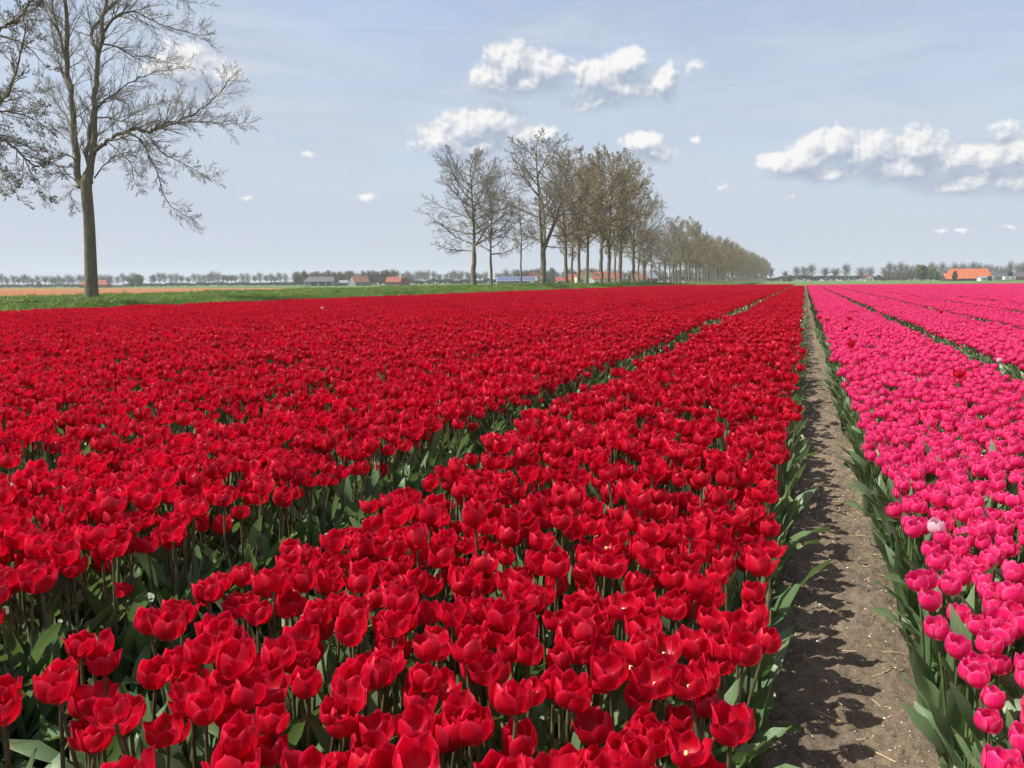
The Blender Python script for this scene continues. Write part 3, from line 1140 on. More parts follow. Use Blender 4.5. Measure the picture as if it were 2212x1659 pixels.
rg = random.Random(21)
gk = [make_mesh('grass_tuft', *tuft(rg, 22, rg.uniform(.16, .30), .17, .008), M_BLADE) for _ in range(6)]
gk += [make_mesh('herb_clump', *herb(rg, 90, rg.uniform(.22, .42), .26), M_HERB) for _ in range(5)]
gk += [make_mesh('dry_tuft', *tuft(rg, 16, .42, .16, .007, .4), M_DRYGRASS) for _ in range(2)]
pts, rot, size, var = [], [], [], []
tries = 0
nr = np.random.default_rng(3)
n = 150000
gx = -21.1 - 31.0 * nr.random(n) ** 1.15
gy = 8 + 170 * nr.random(n) ** 1.4
gz = verge_z(gx, gy)
hn = fbm(gx * .35, gy * .28, 3, 55)
big = fbm(gx * .9, gy * .8, 2, 58)
for i in range(n):
    x, y = float(gx[i]), float(gy[i])
    if -45.2 < x < -38.8 or not in_view(x, y, 3):
        continue
    if x < -45 and rg.random() < .5:
        continue
    d = math.hypot(x, y)
    herb_here = hn[i] > .60 and rg.random() < .55 and x > -37
    if herb_here:
        v = 6 + rg.randrange(5)
        s = rg.uniform(.5, .95) * (.5 + 1.0 * float(big[i]))
    else:
        v = rg.randrange(6)
        s = rg.uniform(.55, 1.05) * (.6 + .7 * float(hn[i]))
        if rg.random() < .012:
            v = 11 + rg.randrange(2)
    s *= 1.0 + min(.5, max(0, (d - 45) / 120))
    if x > -22.4:
        s *= .6
    pts.append((x, y, float(gz[i]) - .02)); rot.append((rg.gauss(0, .1), rg.gauss(0, .1), rg.uniform(0, 6.28))); size.append((s * 1.2, s * 1.2, s)); var.append(v)
tag(scatter('verge_grass', pts, rot, size, var, gk), 'tall grass and weeds covering the roadside verge', kind='stuff')


# dandelions along the far road side
V, Fq = [], []
for i in range(420):
    x, y = rg.choice([rg.uniform(-38.6, -32), rg.uniform(-51, -45.5)]), rg.uniform(18, 75)
    if fbm(np.array([x * .2]), np.array([y * .25]), 2, 91)[0] < .5:
        continue
    z = float(verge_z(x, y)) + rg.uniform(.14, .3)
    s = rg.uniform(.022, .042)
    b = len(V)
    V += [(x - s, y, z), (x, y - s, z), (x + s, y, z), (x, y + s, z), (x, y, z + s * .6), (x, y, z - s * .6)]
    Fq += [(b, b + 1, b + 4), (b + 1, b + 2, b + 4), (b + 2, b + 3, b + 4), (b + 3, b, b + 4), (b + 1, b, b + 5), (b + 2, b + 1, b + 5), (b + 3, b + 2, b + 5), (b, b + 3, b + 5)]
tag(obj('dandelion_flowers', make_mesh('dandelion_flowers', V, np.array(Fq), M_DANDELION)), 'yellow dandelion flowers dotted in the roadside grass', kind='stuff')


# ------------------------------------------------------------------ trees
class Tubes:
    def __init__(self):
        self.V, self.F, self.M = [], [], []

    def tube(self, P, Rr, sides, mat=0):
        n = len(P)
        b = len(self.V)
        for k in range(n):
            t = (P[min(k + 1, n - 1)] - P[max(k - 1, 0)])
            if t.length < 1e-9:
                t = Vector((0, 0, 1))
            t.normalize()
            ref = Vector((1, 0, 0)) if abs(t.x) < .8 else Vector((0, 1, 0))
            a = t.cross(ref).normalized()
            c = t.cross(a)
            for s in range(sides):
                an = 6.28318 * s / sides
                q = P[k] + (a * math.cos(an) + c * math.sin(an)) * Rr[k]
                self.V.append((q.x, q.y, q.z))
        for k in range(n - 1):
            o = b + k * sides
            for s in range(sides):
                s2 = (s + 1) % sides
                self.F.append((o + s, o + s2, o + sides + s2, o + sides + s))
                self.M.append(mat)

    def bud(self, p, r, mat):
        b = len(self.V)
        for q in ((r, 0, 0), (-r * .5, r * .87, 0), (-r * .5, -r * .87, 0), (0, 0, r * 1.6)):
            self.V.append((p.x + q[0], p.y + q[1], p.z + q[2]))
        for f in ((0, 1, 3, 3), (1, 2, 3, 3), (2, 0, 3, 3), (0, 2, 1, 1)):
            self.F.append(tuple(b + i for i in f[:3]))
            self.M.append(mat)

    def mesh(self, name, mats, smooth=True):
        me = make_mesh(name, self.V, self.F, mats, smooth)
        if len(me.polygons) == len(self.M):
            me.polygons.foreach_set('material_index', np.array(self.M, np.int32))
        return me


def rvec(rng):
    return Vector((rng.gauss(0, 1), rng.gauss(0, 1), rng.gauss(0, 1)))


ENV = [None]


def grow(T, rng, p, d, L, r, lvl, spec):
    """A branch with its side branches. spec[lvl] = (segments, sides, wander, lift, n children, angle, child length, child radius, first child at)."""
    ns, sides, wander, lift, nc, ang_, cl, cr, c0 = spec[lvl]
    if ENV[0]:
        rx, rz, zc = ENV[0]
        for _k in range(4):
            e = p + d.normalized() * L
            if (e.x * e.x + e.y * e.y) / (rx * rx) + ((e.z - zc) / rz) ** 2 <= rng.uniform(.80, 1.0):
                break
            L *= .72
    pts, d = [p.copy()], d.normalized()
    dirs = [d.copy()]
    for k in range(ns):
        d = (d + rvec(rng) * wander + Vector((0, 0, lift))).normalized()
        pts.append(pts[-1] + d * (L / ns))
        dirs.append(d.copy())
    end = r * (.30 if lvl + 1 < len(spec) else .55)
    T.tube(pts, [r + (end - r) * k / ns for k in range(ns + 1)], sides)
    if lvl + 1 >= len(spec):
        if spec[lvl][4] < 0 and rng.random() < -spec[lvl][4]:
            T.bud(pts[-1], spec[lvl][6] * rng.uniform(.6, 1.3), 1)
        return
    n = nc if isinstance(nc, int) else nc
    az0 = rng.uniform(0, 6.28)
    for c in range(n):
        t = c0 + (1 - c0) * (c + rng.uniform(.1, .9)) / n
        f = t * ns
        k = min(int(f), ns - 1)
        q = pts[k].lerp(pts[k + 1], f - k)
        dd = dirs[k + 1]
        ref = Vector((0, 0, 1)) if abs(dd.z) < .9 else Vector((1, 0, 0))
        a = dd.cross(ref).normalized()
        b = dd.cross(a)
        az0 += 2.4 + rng.gauss(0, .3)
        an = ang_ * rng.uniform(.7, 1.25) * (1 - .25 * t)
        nd = dd * math.cos(an) + (a * math.cos(az0) + b * math.sin(az0)) * math.sin(an)
        k2 = (1 - .55 * t) * rng.uniform(.75, 1.2)
        grow(T, rng, q, nd, L * cl * k2 if lvl else cl * L * k2, max(r * cr * (1 - .5 * t), spec[-1][7]), lvl + 1, spec)


def tree_meshes(name, seed, H, fork, nst, spread, dens, olive, twig_r, lean=(0, 0), bud=.3, thick=1.0):
    """Trunk mesh and crown mesh of one bare roadside tree."""
    rng = random.Random(seed)
    ENV[0] = (H * (.15 + .55 * spread), H * .43, H * .575)
    Tt, Tc = Tubes(), Tubes()
    r0 = H * .0165 * thick
    fh = H * fork
    top = Vector((lean[0] * fh, lean[1] * fh, fh))
    n = 7
    P = [Vector((0, 0, -.15)).lerp(top, k / n) + Vector((rng.gauss(0, .03), rng.gauss(0, .03), 0)) * (0 < k < n) for k in range(n + 1)]
    Tt.tube(P, [r0 * (1.55 if k == 0 else 1.15 if k == 1 else 1 - .2 * k / n) for k in range(n + 1)], 9)
    spec = [(9, 7, .075, .07, max(5, round(11 * dens)), .80, .42, .42, .10),
            (7, 5, .095, .050, max(4, round(10 * dens)), .85, .42, .45, .18),
            (4, 4, .13, .020, max(4, round(7 * dens)), .80, .50, .5, .15),
            (3, 3, .13, .010, max(3, round(6 * dens)), .70, .58, .6, .15),
            (1, 3, .14, .05, -bud, 0, .030 if not olive else .045, twig_r, 0)]
    stemL = H - fh
    for k in range(nst):
        a = 6.283 * k / nst + rng.uniform(-.4, .4)
        s = spread * .8 * rng.uniform(.6, 1.15) if nst > 1 else 0
        d = Vector((math.cos(a) * s, math.sin(a) * s, 1)) + Vector((lean[0], lean[1], 0))
        Ls = stemL * rng.uniform(.76, .90)
        # the stem itself belongs to the trunk, its branches to the crown
        pts, dd = [top + Vector((0, 0, -.15 - .2 * k))], d.normalized()
        ns = 9
        dirs = [dd]
        for q in range(ns):
            dd = (dd + rvec(rng) * .06 + Vector((0, 0, .06))).normalized()
            pts.append(pts[-1] + dd * Ls / ns); dirs.append(dd)
        rs = r0 * (.72 if nst > 1 else .82) * rng.uniform(.8, 1.05)
        Tt.tube(pts, [rs * (1 - .86 * (q / ns) ** .9) for q in range(ns + 1)], 6)
        nb = round((13 if nst > 1 else 30) * dens)
        az0 = rng.uniform(0, 6.28)
        for c in range(nb):
            t = .02 + .98 * (c + rng.random()) / nb
            f = t * ns; q = min(int(f), ns - 1)
            pp = pts[q].lerp(pts[q + 1], f - q)
            ref = Vector((1, 0, 0))
            e1 = dirs[q].cross(ref).normalized(); e2 = dirs[q].cross(e1)
            az0 += 2.4 + rng.gauss(0, .35)
            out = e1 * math.cos(az0) + e2 * math.sin(az0)
            if nst > 1 and out.dot(Vector((math.cos(a), math.sin(a), 0))) < -.5 and rng.random() < .5:
                out = -out
            an = rng.uniform(.90, 1.40) * (1.15 - .30 * t)
            nd = dirs[q] * math.cos(an) + out * math.sin(an)
            rx_, rz_, zc_ = ENV[0]
            dn = nd.normalized() + Vector((0, 0, .22))
            A_ = (dn.x ** 2 + dn.y ** 2) / rx_ ** 2 + dn.z ** 2 / rz_ ** 2
            B_ = (pp.x * dn.x + pp.y * dn.y) / rx_ ** 2 + (pp.z - zc_) * dn.z / rz_ ** 2
            C_ = (pp.x ** 2 + pp.y ** 2) / rx_ ** 2 + ((pp.z - zc_) / rz_) ** 2 - 1
            reach = (-B_ + math.sqrt(max(0, B_ * B_ - A_ * C_))) / A_
            Lb = max(stemL * .10, reach * rng.uniform(.70, .98)) if reach > 0 else stemL * .10
            Lb_old = stemL * (.46 * math.sin(math.pi * min(1, .25 + .75 * t)) ** .6 + .14) * rng.uniform(.75, 1.15)
            grow(Tc, rng, pp, nd, Lb, max(min(rs * .55 * (1 - .55 * t), Lb * .022), .03), 1, spec)
    ENV[0] = None
    tm = M_TWIG_OLIVE if olive else M_TWIG
    return Tt.mesh(name + '_trunk', [M_BARK]), Tc.mesh(name + '_crown', [tm, M_BUD if not olive else M_TWIG_OLIVE])


VAR = [tree_meshes('roadside_tree', 31, 13.0, .24, 1, .52, .95, False, .0080, (-.03, 0), .2),
       tree_meshes('roadside_tree', 32, 15.5, .25, 3, .34, 1.0, False, .0085, (.01, 0), .2),
       tree_meshes('roadside_tree', 33, 12.5, .30, 1, .20, .85, False, .008, (.02, 0), .2, .8),
       tree_meshes('roadside_tree', 34, 14.5, .28, 1, .36, .95, True, .009, (0, .01), .35),
       tree_meshes('roadside_tree', 35, 14.0, .28, 3, .34, .95, True, .009, (-.01, 0), .35),
       tree_meshes('roadside_tree', 36, 12.0, .27, 2, .34, .95, True, .009, (0, 0), .35)]


def place_tree(v, x, y, h, rz, label, group, name='roadside_tree', sx=1.0):
    """h: height wanted. Every tree is a thing of its own with its trunk and crown."""
    H0 = (13.0, 15.5, 12.5, 14.5, 14.0, 12.0)[v] * 1.0
    k = h / H0
    r = empty(name, (x, y, float(verge_z(x, y)) - .05), rz)
    r.scale = (k * sx, k * sx, k)
    tag(r, label, 'tree', group)
    obj('trunk', VAR[v][0], r)
    obj('crown', VAR[v][1], r)
    return r


def row_pos(src_x, Xrow):
    """Where a trunk seen at column src_x (3413-wide) stands on the line x = Xrow."""
    px = src_x * 1024 / 3413
    b = YAW - math.atan2(px - 512, F / 1.0 * 1.0)
    return Xrow, -Xrow / math.tan(b)


G_AV = 'bare trees lining the country road'
R1, R2 = -35.0, -48.0
MID = [(1590, R1, 0, 16.6, 2.6, 1.12, 'leftmost tree of the avenue group with a crown spreading far left'),
       (1638, R1, 0, 15.8, .3, .70, 'narrow bare tree just right of the leftmost avenue tree'),
       (1735, R2, 2, 17.5, 1.0, .8, 'slender thin-trunked tree standing between the second and the tallest avenue tree'),
       (1809, R1, 1, 22.8, 2.2, 1.2, 'tallest grey avenue tree with a fan-shaped open crown'),
       (1885, R1, 3, 22.0, .4, .85, 'brown budding tree right beside the tallest grey avenue tree'),
       (1909, R2, 5, 21.0, 1.7, .85, 'forked leaning trunk with brown crown behind the red-roofed shed'),
       (1927, R1, 4, 22.0, 2.9, .8, 'olive-brown tree with straight trunk left of the cream gable'),
       (1960, R1, 3, 22.5, 4.4, .8, 'brown budding tree with trunk in front of the cream gable'),
       (2004, R1, 4, 25.5, 5.3, .9, 'thick brown avenue tree at the left end of the red roof'),
       (2030, R1, 1, 27.5, .9, .85, 'pale grey tree whose trunk crosses the long red roof'),
       (2051, R2, 5, 26.0, 2.4, .8, 'thin brown trunk at the right end of the red roof'),
       (2064, R1, 3, 27.5, 3.6, .95, 'stout brown tree closing the right of the red-roofed barn'),
       (2111, R1, 4, 25.0, 1.2, .95, 'brown tree standing just left of the brick house'),
       (2143, R1, 0, 22.0, 4.9, .8, 'broad tree in front of the brick house where the first group ends'),
       (2215, R1, 2, 18.0, 2.2, .8, 'thin tree alone at the right of the gap after the first group'),
       (2240, R1, 1, 20.0, 3.0, .85, 'wide pale tree starting the second stretch of the avenue')]
used_y = {R1: [], R2: []}
for (sx, Xr, v, h, rz, sxy, lab) in MID:
    x, y = row_pos(sx, Xr)
    used_y[Xr].append(y)
    place_tree(v, x + random.Random(sx).uniform(-.3, .3), y, h, rz, lab, G_AV, sx=sxy)
rg = random.Random(64)
y = 234.0
count = {}
while y < 800:
    for Xr in (R1, R2):
        yy = y + rg.uniform(-2, 2) + (4 if Xr == R2 else 0)
        v = rg.choice([1, 3, 4, 3, 0, 5])
        h = rg.uniform(18.5, 21.5)
        i = count[Xr] = count.get(Xr, -1) + 1
        lab = '%s tree, %s from the left in the %s row of the avenue\'s second stretch' % ('brown budding' if v > 2 else 'bare grey-brown', ordinal(i), 'near' if Xr == R1 else 'far')
        place_tree(v, Xr, yy, h, rg.uniform(0, 6.28), lab, 'trees of the receding avenue', sx=rg.uniform(.75, .95))
    y += rg.uniform(10.5, 14)

# ---- the big tree in front of the verge, limb by limb
TX, TY = -35.0, 29.8
TD = depth_of(TX, TY)
U = 1024 / 2212 / F * TD         # metres per pixel of the 2212-wide view
TB = (198.0, 648.0)
ZB = float(verge_z(TX, TY))
Rv, Hv = Vector((RIGHT[0], RIGHT[1], 0)), Vector((HEAD[0], HEAD[1], 0))


def limb_pts(pix, dep, D, foot):
    """Measured limb outline -> points relative to the tree's foot, each at a depth of its own."""
    n = len(pix)
    out = []
    for k, (a, b) in enumerate(pix):
        d = dep if not isinstance(dep, tuple) else dep[0] + (dep[1] - dep[0]) * (k / max(1, n - 1))
        x = (a * 1024 / 2212 - 512) / F
        y = (384 - b * 1024 / 2212) / F
        x, y = x + ROLL * y, y - ROLL * x
        fw = math.cos(PITCH) + y * math.sin(PITCH)
        up_ = y * math.cos(PITCH) - math.sin(PITCH)
        t = (D + d) / fw
        out.append(Hv * (D + d) + Rv * (x * t) + Vector((0, 0, CAM_H + up_ * t)) - Vector(foot))
    return out


def smooth_line(P, m=3):
    """Catmull-Rom through the points."""
    out = []
    n = len(P)
    for k in range(n - 1):
        p0, p1, p2, p3 = P[max(k - 1, 0)], P[k], P[k + 1], P[min(k + 2, n - 1)]
        for j in range(m):
            t = j / m
            out.append(.5 * ((2 * p1) + (p2 - p0) * t + (2 * p0 - 5 * p1 + 4 * p2 - p3) * t * t + (3 * p1 - p0 - 3 * p2 + p3) * t ** 3))
    out.append(P[-1])
    return out


def side_growth(T, rng, P, r0, r1, per_m, Lb, spec, lvl, t0=.15, droop=0.0, up=0.0):
    tot = sum((P[k + 1] - P[k]).length for k in range(len(P) - 1))
    n = max(2, round(tot * per_m))
    az0 = rng.uniform(0, 6.28)
    for c in range(n):
        t = t0 + (1 - t0) * (c + rng.random()) / n
        f = t * (len(P) - 1)
        k = min(int(f), len(P) - 2)
        q = P[k].lerp(P[k + 1], f - k)
        dd = (P[k + 1] - P[k]).normalized()
        ref = Vector((0, 0, 1)) if abs(dd.z) < .9 else Vector((1, 0, 0))
        a = dd.cross(ref).normalized()
        b = dd.cross(a)
        az0 += 2.4 + rng.gauss(0, .4)
        an = rng.uniform(.45, .95)
        nd = dd * math.cos(an) + (a * math.cos(az0) + b * math.sin(az0)) * math.sin(an) + Vector((0, 0, up - droop))
        rr_ = (r0 + (r1 - r0) * t) * .5
        grow(T, rng, q, nd, Lb * 1.12 * rng.uniform(.5, 1.25) * (1 - .35 * t), max(.008, min(.03, rr_)), lvl, spec)


def big_tree(name, loc, limbs, trunk, D, seed, label, per_m, bud, bud_r, extra=()):
    rng = random.Random(seed)
    root = empty(name, loc)
    tag(root, label, 'tree', None)
    spec = [None, None,
            (6, 4, .09, .035, 8, .62, .46, .55, .12),
            (4, 3, .12, .055, 7, .62, .52, .6, .12),
            (2, 3, .14, .075, -bud, 0, bud_r, .0055, 0)]
    Tt = Tubes()
    P = smooth_line(limb_pts([t[:2] for t in trunk], 0.0, D, loc), 4)
    n = len(P)
    rr_ = np.interp(np.linspace(0, 1, n), np.linspace(0, 1, len(trunk)), [t[2] for t in trunk])
    Tt.tube(P, list(rr_), 14)
    obj('trunk', Tt.mesh(name + '_trunk', [M_BARK]), root)
    for (pix, dep, r0, r1, dens, Lb, droop) in limbs:
        Tl, Tw = Tubes(), Tubes()
        P = smooth_line(limb_pts(pix, dep, D, loc), 4)
        n = len(P)
        P = [p + rvec(rng) * min(.05, r0 * .35) * (0 < k < n - 1) for k, p in enumerate(P)]
        Tl.tube(P, [r0 + (r1 - r0) * (k / (n - 1)) ** .8 for k in range(n)], 8 if r0 > .08 else 6)
        lo = obj('limb', Tl.mesh(name + '_limb', [M_BARK if r0 > .05 else M_TWIG]), root)
        side_growth(Tw, rng, P, r0, r1, per_m * dens, Lb, spec, 2, .12 if r0 < .12 else .2, droop)
        obj('twigs', Tw.mesh(name + '_twigs', [M_TWIG, M_BUD]), lo)
    return root


NEAR_TRUNK = [(200, 662, .44), (198, 645, .37), (197, 610, .315), (195, 540, .285), (192, 470, .265), (187, 415, .27), (186, 392, .27), (186, 376, .16), (186, 368, .03)]
NEAR_LIMBS = [
    # pixels, depth (from, to), r0, r1, density, branch length, droop
    ([(180, 405), (167, 373), (161, 290), (149, 186), (143, 83), (143, 0), (138, -90), (136, -190)], (0, -.5), .20, .05, .8, 1.9, 0),
    ([(188, 405), (195, 373), (203, 290), (207, 207), (215, 124), (224, 41), (232, -50), (240, -170)], (0, .6), .20, .05, .8, 1.9, 0),
    ([(192, 380), (186, 330), (200, 250), (205, 215)], (.1, .5), .13, .10, .5, 1.2, 0),
    ([(200, 335), (215, 318), (232, 306), (265, 286), (298, 277), (327, 286), (352, 269), (393, 257), (435, 236), (476, 195), (501, 168)], (.1, -1.5), .125, .016, 1.3, 1.5, -.02),
    ([(327, 284), (373, 268), (435, 263), (488, 268), (538, 265)], (-.7, -1.9), .06, .008, 1.5, 1.1, .02),
    ([(272, 284), (300, 300), (318, 326), (339, 373), (360, 435), (395, 462), (414, 472)], (-.4, .7), .055, .008, 1.5, 1.1, .10),
    ([(298, 279), (325, 300), (352, 331), (393, 352), (430, 372), (460, 385)], (-.5, -2.2), .05, .008, 1.5, 1.1, .08),
    ([(232, 306), (262, 332), (282, 352), (290, 390), (302, 414)], (0, 1.8), .035, .008, 1.5, 1.0, .08),
    ([(203, 385), (232, 348), (265, 331), (300, 332), (318, 362)], (.2, -1.6), .045, .01, 1.3, 1.1, .06),
    ([(207, 240), (228, 215), (248, 203), (290, 174), (331, 157), (364, 150)], (.2, 1.6), .07, .01, 1.5, 1.5, -.03),
    ([(206, 255), (240, 254), (262, 262), (300, 240), (345, 222), (390, 214)], (.2, -2.5), .05, .01, 1.4, 1.3, 0),
    ([(211, 110), (200, 90), (203, 60), (228, 25), (250, 0), (262, -50)], (.3, 1.1), .10, .05, .8, 1.6, 0),
    ([(222, 75), (244, 41), (282, 25), (315, 37), (352, 54), (414, 72), (440, 78)], (.5, -1.0), .075, .010, 1.4, 1.4, .0),
    ([(218, 95), (250, 100), (285, 120), (320, 122), (360, 135), (400, 140)], (.4, 2.5), .05, .01, 1.4, 1.3, .03),
    ([(228, 0), (270, -30), (320, -40), (370, -20), (410, 10)], (.6, 2.0), .07, .01, 1.3, 1.5, .0),
    ([(147, 160), (138, 110), (125, 60), (112, 10), (105, -50)], (-.3, -1.2), .08, .03, 1.1, 1.6, 0),
    ([(150, 195), (132, 150), (118, 100), (108, 50), (100, 20)], (-.3, 1.5), .05, .012, 1.2, 1.5, 0),
    ([(162, 300), (150, 262), (128, 232), (105, 200), (95, 190)], (-.2, 1.8), .05, .01, 1.3, 1.4, 0),
    ([(165, 352), (150, 335), (120, 335), (95, 320), (70, 318)], (-.1, -2.0), .045, .01, 1.3, 1.3, .04),
    ([(172, 400), (150, 380), (125, 372), (105, 385), (90, 410), (100, 435)], (0, -1.0), .04, .009, 1.4, 1.0, .07),
    ([(178, 408), (165, 400), (152, 420), (160, 440), (170, 455)], (0, 1.2), .03, .008, 1.4, .9, .08),
]
big_tree('bare_ash_tree', (TX, TY, ZB), NEAR_LIMBS, NEAR_TRUNK, TD, 5,
         'big bare tree with a forked trunk standing alone on the grass verge at left', 4.0, .35, .015)

# ---- its neighbour, trunk outside the frame, limbs reaching in from the left edge
NX, NY = -35.0, 18.4
ND = depth_of(NX, NY)
NZ = float(verge_z(NX, NY))


def np_(off, z):
    """Picture position (2212-wide) of a point z metres up the neighbour tree's trunk, off pixels beside it."""
    px, py, _ = project(NX, NY, NZ + z)
    return px * 2212 / 1024 + off, py * 2212 / 1024


NT_ = [(*np_(0, -.2), .50), (*np_(0, .8), .38), (*np_(0, 3.5), .33), (*np_(2, 6.0), .30), (*np_(0, 6.6), .18), (*np_(0, 6.9), .03)]
NL_ = [
    ([np_(0, 4.63), np_(30, 6.94), np_(50, 9.61), np_(60, 13.17), np_(60, 16.02)], (0, .8), .19, .05, .5, 1.6, 0),
    ([np_(0, 4.27), np_(-50, 6.94), np_(-80, 10.32), np_(-90, 14.24)], (0, -.8), .19, .05, .3, 1.6, 0),
    ([np_(20, 6.05), (-80, 272), (-20, 285), (25, 315), (55, 342), (75, 357), (105, 350), (140, 362)], (.3, 1.2), .085, .010, 1.3, 1.0, .04),
    ([(0, 300), (40, 308), (75, 325), (100, 345)], (.8, 1.8), .035, .008, 1.3, .9, .04),
    ([(55, 345), (72, 385), (88, 410), (105, 432)], (.9, .4), .025, .007, 1.2, .7, .08),
    ([np_(40, 8.19), (-70, 118), (0, 62), (25, 45), (54, 21), (75, -8), (95, -40)], (.4, 1.0), .10, .03, 1.3, 1.2, 0),
    ([np_(30, 6.59), (-60, 262), (0, 224), (25, 182), (42, 130), (50, 70), (54, 25)], (.3, -.5), .08, .018, 1.3, 1.1, 0),
    ([np_(30, 6.94), (-40, 238), (0, 240), (40, 246), (80, 262), (108, 282)], (.4, 2.0), .06, .009, 1.4, 1.0, .03),
    ([(0, 78), (40, 90), (70, 110), (95, 140), (112, 152)], (.7, 2.0), .04, .009, 1.3, 1.0, .0),
    ([(20, 185), (55, 205), (80, 225), (92, 232)], (.2, -1.0), .03, .008, 1.4, .9, .0),
    ([np_(25, 5.34), (-60, 345), (-10, 360), (20, 390), (30, 412)], (.2, -1.4), .05, .009, 1.3, .9, .06),
]
big_tree('bare_ash_tree', (NX, NY, float(verge_z(NX, NY))), NL_, NT_, ND, 6,
         'bare tree with dark bud clusters whose branches reach in from the left edge', 2.0, .95, .021)

# ------------------------------------------------------------------ the far tree line
def far_tree_mesh(seed, H, wide, n, tr, mat, leafy=0.0, base=.25):
    rng = random.Random(seed)
    Tt, Tc = Tubes(), Tubes()
    top = Vector((rng.gauss(0, .4), rng.gauss(0, .4), H * .8))
    Tt.tube([Vector((0, 0, -.3)), top * .45, top], [H * .020, H * .014, H * .004], 5)
    for k in range(n):
        t = base + (1 - base) * rng.random() ** .8
        p = top * (t * .98)
        a = rng.uniform(0, 6.28)
        s = wide * H * (.35 + .65 * math.sin(math.pi * min(1, (t - base) / (1 - base) * .75 + .2)))
        tip = p + Vector((math.cos(a) * s * rng.uniform(.4, 1), math.sin(a) * s * rng.uniform(.4, 1), H * rng.uniform(.08, .28)))
        tip.z = min(tip.z, H)
        mid = p.lerp(tip, .5) + Vector((0, 0, -.02 * H))
        Tc.tube([p, mid, tip], [tr * 1.6, tr, tr * .5], 3)
        for q in range(4):
            b = p.lerp(tip, rng.uniform(.4, 1))
            e = b + rvec(rng) * H * .05 + Vector((0, 0, H * .05))
            Tc.tube([b, e], [tr * .7, tr * .35], 3)
        if leafy:
            for q in range(int(leafy)):
                c = p.lerp(tip, rng.uniform(.3, 1.05)) + rvec(rng) * H * .05
                Tc.bud(c, rng.uniform(.25, .5), 0)
    return Tt.mesh('far_trunk', [M_FARTWIG]), Tc.mesh('far_crown', [mat])


FT = [far_tree_mesh(201, 13, .36, 100, .06, M_FARTWIG), far_tree_mesh(202, 12, .40, 100, .06, M_FARTWIG), far_tree_mesh(203, 14, .30, 90, .06, M_FARTWIG),
      far_tree_mesh(204, 11, .38, 90, .06, M_FARTWIG, 0, .4), far_tree_mesh(205, 12, .33, 90, .06, M_FARTWIG, 0, .35)]
FW = [far_tree_mesh(211, 12.5, .26, 90, .09, M_FARTWIG, 3, .15), far_tree_mesh(212, 12, .3, 90, .09, M_FARTWIG, 3, .12)]
FG = [far_tree_mesh(221, 9, .36, 120, .06, M_FARGREEN, 14, .10), far_tree_mesh(222, 8, .33, 120, .06, M_FARGREEN, 14, .08)]
FD = [far_tree_mesh(231, 9, .30, 120, .06, M_FARDARK, 14, .05), far_tree_mesh(232, 6, .36, 110, .06, M_FARDARK, 14, .04)]


def far_tree(ms, dx, D, k, label, group, name='far_tree', sx=1.0):
    x, y = at_px(dx, D)
    r = empty(name, (x, y, GZ), random.Random(int(dx * 7 + D)).uniform(0, 6.28))
    r.scale = (k * sx, k * sx, k)
    tag(r, label, 'tree', group)
    obj('trunk', ms[0], r)
    obj('crown', ms[1], r)


rg = random.Random(91)
dx = -60.0
seg = {}
while dx < 1700:
    D = 760 + rg.uniform(-25, 25)
    where = ('left of the big trunk' if dx < 195 else 'between big trunk and dark far clump' if dx < 640 else
             'behind the left farms' if dx < 1090 else 'seen through the avenue trunks')
    i = seg[where] = seg.get(where, -1) + 1
    far_tree(FT[rg.randrange(5)], dx, D, rg.uniform(.90, 1.12) * (1.0 if dx < 1100 else 1.1),
             'tiny horizon tree, %s in the row %s' % (ordinal(i), where), 'bare trees along the left horizon', sx=1.2)
    dx += rg.uniform(7, 15) + (rg.random() < .10) * rg.uniform(8, 22)
for (a, b, n, D, k, where) in [(640, 770, 22, 640, .98, 'behind the wide dark barn'), (786, 862, 13, 620, .98, 'behind the red-roofed house'), (1120, 1200, 14, 640, 1.0, 'behind the solar shed'),
                               (1215, 1300, 12, 660, 1.02, 'behind the cream gable'), (1400, 1560, 18, 800, 1.0, 'behind the second avenue stretch'), (700, 860, 10, 700, .8, 'behind the brown-roofed farmhouse')]:
    for i in range(n):
        far_tree(FW[rg.randrange(2)], a + (b - a) * (i + rg.random()) / n, D + rg.uniform(-20, 20), k * rg.uniform(.86, 1.04),
                 'dense dark far tree, %s from the left in the clump %s' % (ordinal(i), where), 'trees crowded in the far clumps')
# right of the vanishing point
for i, dx in enumerate((1716, 1735, 1750, 1778, 1800, 1822, 1856, 1872)):
    far_tree(FT[rg.randrange(5)], dx, 690 + rg.uniform(-15, 15), rg.uniform(1.0, 1.2), 'bare tree standing apart on the right horizon, %s from the left of eight' % ordinal(i), 'spaced bare trees on the right horizon', sx=1.3)
dx = 1905.0
i = 0
while dx < 2300:
    far_tree(FT[rg.randrange(5)], dx, 720 + rg.uniform(-25, 25), rg.uniform(1.12, 1.32), 'bare tree, %s from the left in the row behind the orange-roofed farm' % ordinal(i), 'bare trees behind the orange-roofed farm')
    dx += rg.uniform(9, 15)
    i += 1
for i in range(16):
    far_tree(FW[rg.randrange(2)], 1905 + 6 * (i + rg.random()), 690 + rg.uniform(-20, 20), rg.uniform(.65, .85), 'low dense tree, %s from the left in the thicket left of the green trees' % ordinal(i), 'thicket trees left of the farm')
far_tree(FG[0], 1985, 600, 1.32, 'round bright green leafy tree left of the orange-roofed barn', None, 'green_tree', 1.15)
far_tree(FG[1], 2006, 610, 1.25, 'green leafy tree squeezed between the round one and the orange barn', None, 'green_tree', 1.0)
far_tree(FG[1], 2018, 580, .9, 'low green tree touching the left end of the orange barn', None, 'green_tree', 1.1)
far_tree(FD[1], 2055, 560, 1.1, 'dark conical evergreen in front of the orange barn', None, 'dark_evergreen', .75)
